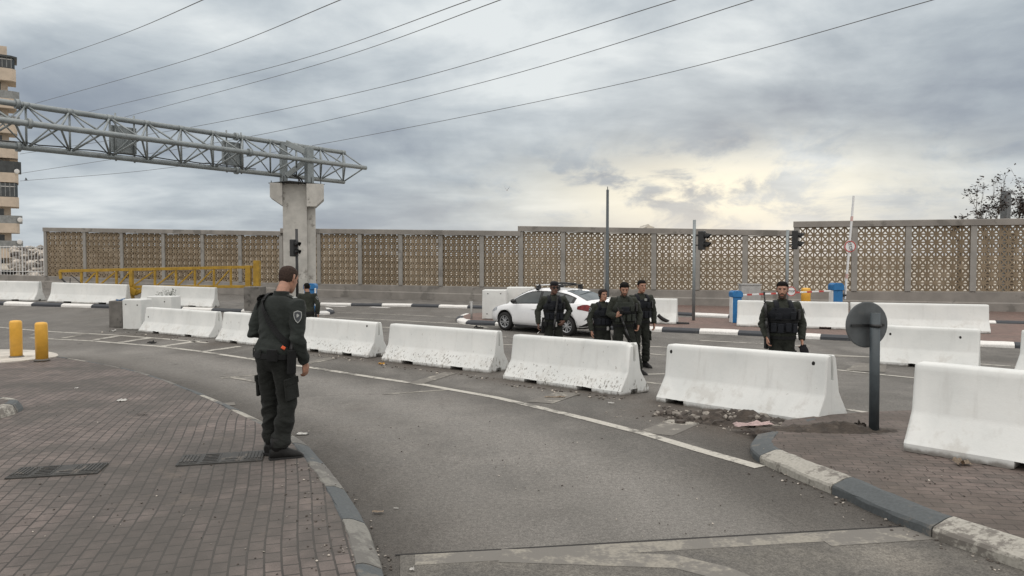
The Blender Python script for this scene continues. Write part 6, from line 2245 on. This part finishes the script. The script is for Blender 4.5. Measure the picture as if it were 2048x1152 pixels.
off.o.rotation_euler[1] = R(2.2)
off.strap([(140, 1.30), (150, 1.42), (Vector((-.10, .01, 1.502)), 0), (238, 1.44), (252, 1.36), (275, 1.25), (300, 1.16), (325, 1.09), (352, 1.03), (375, 1.00)], .026)
off.strap([(196, 1.20), (202, 1.30), (208, 1.40), (Vector((-.165, -.03, 1.480)), 0), (150, 1.41)], .030, 'shoulder_strap')
off.epaulettes()
off.sleeve_patch(off.aR, .40, R(-48))
off.cargo(off.lR, 1, -.02); off.cargo(off.lL, -1, 0)
off.holster(R(-14), .905)
off.plate('safety_flag', R(-38), 1.035, (.036, .028), .012, 'orange_tag', None, .036, .004, roll=.6)
off.plate('belt_pouch', R(-62), .965, (.09, .11), .035, 'strap_black', None, .028)
off.plate('belt_loop', R(-100), .972, (.02, .07), .008, 'uniform_trousers', None, .027, .002)
off.plate('belt_loop', R(-75), .972, (.02, .07), .008, 'uniform_trousers', None, .027, .002)
off.plate('belt_loop', R(-135), .972, (.02, .07), .008, 'uniform_trousers', None, .027, .002)
rifle(off, (.0, .215, 1.225), (.30, .0, -1), (.2, 1, .1), 'black rifle hanging muzzle down beside the hand of the tall kerbside officer', stock=False)

# officer walking away beyond him
b2 = Person('officer walking away behind the barrier, half hidden by the tall officer', (616, 693), R(-8), 1.66, skin='skin_tan', shirt='uniform_b', trousers='uniform_trousers_b', lean=.01, head=(R(-28), R(-6), 0),
            armR=dict(el=(.285, -.07, 1.16), wr=(.285, .0, .91)), legR=dict(kn=(.10, .09, .50), an=(.11, .12, .085)), legL=dict(kn=(-.10, .02, .495), an=(-.11, -.18, .10)), hair='buzz', hair_mat='hair_black', seed=3)
b2.sleeve_patch(b2.aR, .36, R(-50)); b2.holster(R(5), .9)

# officer in sunglasses before the car
b3 = Person('officer in dark sunglasses and black vest standing before the white car', (1107, 739), R(176), 1.80, skin='skin_dark', shirt='uniform_b', trousers='uniform_trousers_b', head=(R(-12), R(-3), 0), lean=.0,
            armR=dict(sh=(.20, -.01, 1.425), el=(.315, -.06, 1.17), wr=(.315, .05, .925), hd=(.1, .35, -1)),
            armL=dict(sh=(-.20, -.01, 1.425), el=(-.335, -.08, 1.185), wr=(-.195, .125, .985), hd=(.65, .45, -.55), pn=(.3, -.6, .2), th=(.4, .2, 1)), hair='buzz', hair_mat='hair_black', seed=4, hands=(.8, .7))
v = b3.vest('vest_black')
b3.sleeve_patch(b3.aL, .34); b3.holster(R(8), .86)
b3.plate('belt_pouch', R(95), .93, (.06, .10), .03, 'cabinet_grey', None, .03)
b3.plate('belt_pouch', R(35), .93, (.10, .10), .04, 'strap_black', None, .03)
def shades(P):
    bm = NB()
    for sd in (-1, 1):
        vs = [(.006, .026), (.048, .030), (.058, .022), (.050, -.004), (.022, -.010), (.008, .004)]
        prism(bm, [(x * sd, z) for x, z in vs], .092, .102, axis='y')
        box(bm, (.070 * sd, .045, .022), (.008, .11, .010))
    box(bm, (0, .100, .018), (.02, .008, .008))
    for vv in bm.verts: vv.co = P.HM @ (vv.co - Vector((0, .35 * abs(vv.co.x) ** 1.5 if vv.co.y > .08 else 0, 0)))
    mesh_obj('sunglasses', bm, M['eyewear'], P.o)
shades(b3)
def cap(P, mat='cap_black'):
    bm = NB(); n = 28; prev = None
    for z, sc_ in ((.052, 1.06), (.075, 1.09), (.10, 1.08), (.120, .94), (.134, .62), (.139, .2)):
        ring = []
        for j in range(n):
            an = 2 * PI * j / n
            ring.append(bm.verts.new(P.HM @ Vector((.077 * sc_ * math.cos(an), -.004 + .097 * sc_ * math.sin(an), z))))
        if prev:
            for j in range(n): bm.faces.new((prev[j], prev[(j + 1) % n], ring[(j + 1) % n], ring[j])).smooth = True
        else: bm.faces.new(ring)
        prev = ring
    bm.faces.new(prev)
    return mesh_obj('cap', bm, M[mat], P.o)
cap(b3)
def cigarette():
    sc = b3.o.scale[0]
    mw = Matrix.Translation(b3.o.location) @ b3.o.rotation_euler.to_matrix().to_4x4() @ Matrix.Diagonal((sc, sc, sc, 1))
    bm = NB(); tube(bm, [mw @ Vector((.30, .10, .78)), mw @ Vector((.345, .13, .745))], .006, n=6)
    tag(mesh_obj('cigarette', bm, M['paper']), 'thin white cigarette in the lowered hand of the officer in sunglasses', 'cigarette')
cigarette()
rifle(b3, (-.02, .20, 1.16), (.12, .05, -1), (.3, 1, 0), 'black rifle slung down the chest of the officer in sunglasses')

# woman officer
b4 = Person('woman officer with dark tied back hair and a white badge on her black vest', (1204, 746), R(164), 1.66, skin='skin_fair', shirt='uniform_b', trousers='uniform_trousers_b', head=(R(-10), R(-4), R(3)), width=.96,
            armR=dict(sh=(.192, -.01, 1.42), el=(.275, -.03, 1.145), wr=(.265, .06, .90)), armL=dict(sh=(-.19, 0, 1.42), el=(-.27, -.02, 1.17), wr=(-.145, .20, 1.20), hd=(.2, .5, .8), pn=(.9, 0, 0), th=(0, -.6, .6)),
            hair='long', hair_mat='hair_auburn', seed=5, hands=(.5, 1.3))
v = b4.vest('vest_black', badge=(R(118), 1.335))
b4.sleeve_patch(b4.aR, .34, R(20)); b4.sleeve_patch(b4.aL, .34)
b4.plate('belt_pouch', R(108), .96, (.05, .08), .03, 'cabinet_grey', None, .03)
rifle(b4, (-.19, .19, 1.02), (-.05, .1, -1), (.5, 1, 0), 'black rifle hanging in front between the woman officer and the man in green vest')

# man looking down, green vest
b5 = Person('bearded officer in bulky green vest looking down, right leg forward', (1246, 748), R(174), 1.80, skin='skin_fair', shirt='uniform_b', trousers='uniform_trousers_b', head=(R(6), R(-19), 0), width=1.08, lean=.02,
            armR=dict(sh=(.208, .0, 1.425), el=(.285, .0, 1.17), wr=(.175, .19, 1.14), hd=(-.5, .7, .5), pn=(-.6, -.2, .3), th=(0, .2, 1)),
            armL=dict(sh=(-.208, -.01, 1.425), el=(-.335, -.05, 1.16), wr=(-.27, .10, .945), hd=(.25, .35, -1)),
            legL=dict(hip=(-.09, 0, .90), kn=(-.21, .08, .50), an=(-.30, .06, .085), yaw=R(-28)), legR=dict(kn=(.11, .03, .495), an=(.13, -.05, .085), yaw=R(14)),
            hair='medium', hair_mat='hair_black', beard='full', seed=6, hands=(1.1, .9))
v = b5.vest('vest_green', g0=.045, zlo=1.06)
b5.plate('chest_rig', R(86), 1.25, (.15, .13), .05, 'vest_black', v, .05); b5.plate('strap_bar', R(86), 1.215, (.20, .03), .02, 'strap_black', v, .095)
b5.sleeve_patch(b5.aL, .34); b5.cargo(b5.lL, -1); b5.cargo(b5.lR, 1); b5.holster(R(170), .88)
rifle(b5, (.05, .21, 1.0), (-.35, .1, -1), (.2, 1, 0), 'black rifle hanging across the thighs of the officer in green vest')
def phone():
    sc = b5.o.scale[0]
    mw = Matrix.Translation(b5.o.location) @ b5.o.rotation_euler.to_matrix().to_4x4() @ Matrix.Diagonal((sc, sc, sc, 1))
    bm = NB(); q = mw @ Vector((.11, .27, 1.205)); box(bm, q, (.072, .012, .145), b5.o.rotation_euler.to_matrix() @ Matrix.Rotation(R(-35), 3, 'X'), .004)
    tag(mesh_obj('phone', bm, M['phone_black']), 'black phone held up between the woman officer and the man in green vest', 'phone')
phone()

# tall officer behind them
b6 = Person('tall young officer standing last in the group, behind the man in green vest', (1281, 735), R(170), 1.82, skin='skin_fair', shirt='uniform_b', trousers='uniform_trousers_b', head=(R(-8), R(-2), 0), width=.98,
            armL=dict(sh=(-.20, -.01, 1.425), el=(-.285, -.03, 1.15), wr=(-.26, .07, .90), hd=(.1, .25, -1)), hair='short', hair_mat='hair_black', beard=None, seed=7)
v = b6.vest('vest_black', badge=(R(100), 1.40)); b6.sleeve_patch(b6.aL, .34); b6.cargo(b6.lL, -1)

# bearded officer on the right
b7 = Person('bearded officer in black vest standing alone behind the clean barrier, holding his cap', (1562, 799), R(188), 1.775, skin='skin_fair', shirt='uniform_b', trousers='uniform_trousers_b', head=(R(14), R(-3), 0), width=1.08,
            armR=dict(sh=(.205, .0, 1.425), el=(.285, -.03, 1.15), wr=(.235, .12, .95)), armL=dict(sh=(-.208, -.01, 1.425), el=(-.300, -.045, 1.14), wr=(-.265, .10, .915), hd=(-.05, .35, -1)),
            hair='short', hair_mat='hair_black', beard='full', seed=8, hands=(.8, 1.0))
v = b7.vest('vest_black', g0=.04); b7.sleeve_patch(b7.aL, .36, R(-12)); b7.cargo(b7.lL, -1); b7.holster(R(15), .88)
b7.plate('belt_tool', R(150), 1.00, (.022, .022), .02, 'badge_white', None, .035)
rifle(b7, (.235, .12, 1.14), (.10, -.05, 1), (.4, 1, 0), 'black rifle slung upright at the side of the bearded officer standing alone')
def held_cap():
    sc = b7.o.scale[0]
    mw = Matrix.Translation(b7.o.location) @ b7.o.rotation_euler.to_matrix().to_4x4() @ Matrix.Diagonal((sc, sc, sc, 1))
    bm = NB()
    ball(bm, (0, 0, 0), (.062, .030, .095), seg=16)
    tube(bm, [(-.05, .0, .06), (.0, .012, .085), (.05, 0, .06)], [(.012, .02)] * 3, n=8)
    rot = Matrix.Rotation(R(22), 3, 'Y')
    for vv in bm.verts: vv.co = rot @ vv.co + Vector((-.285, .165, .765))
    for vv in bm.verts: vv.co = mw @ vv.co
    tag(mesh_obj('cap', bm, M['cap_black'], smooth=True), 'folded black cap held in the hand of the bearded officer standing alone', 'cap')
held_cap()
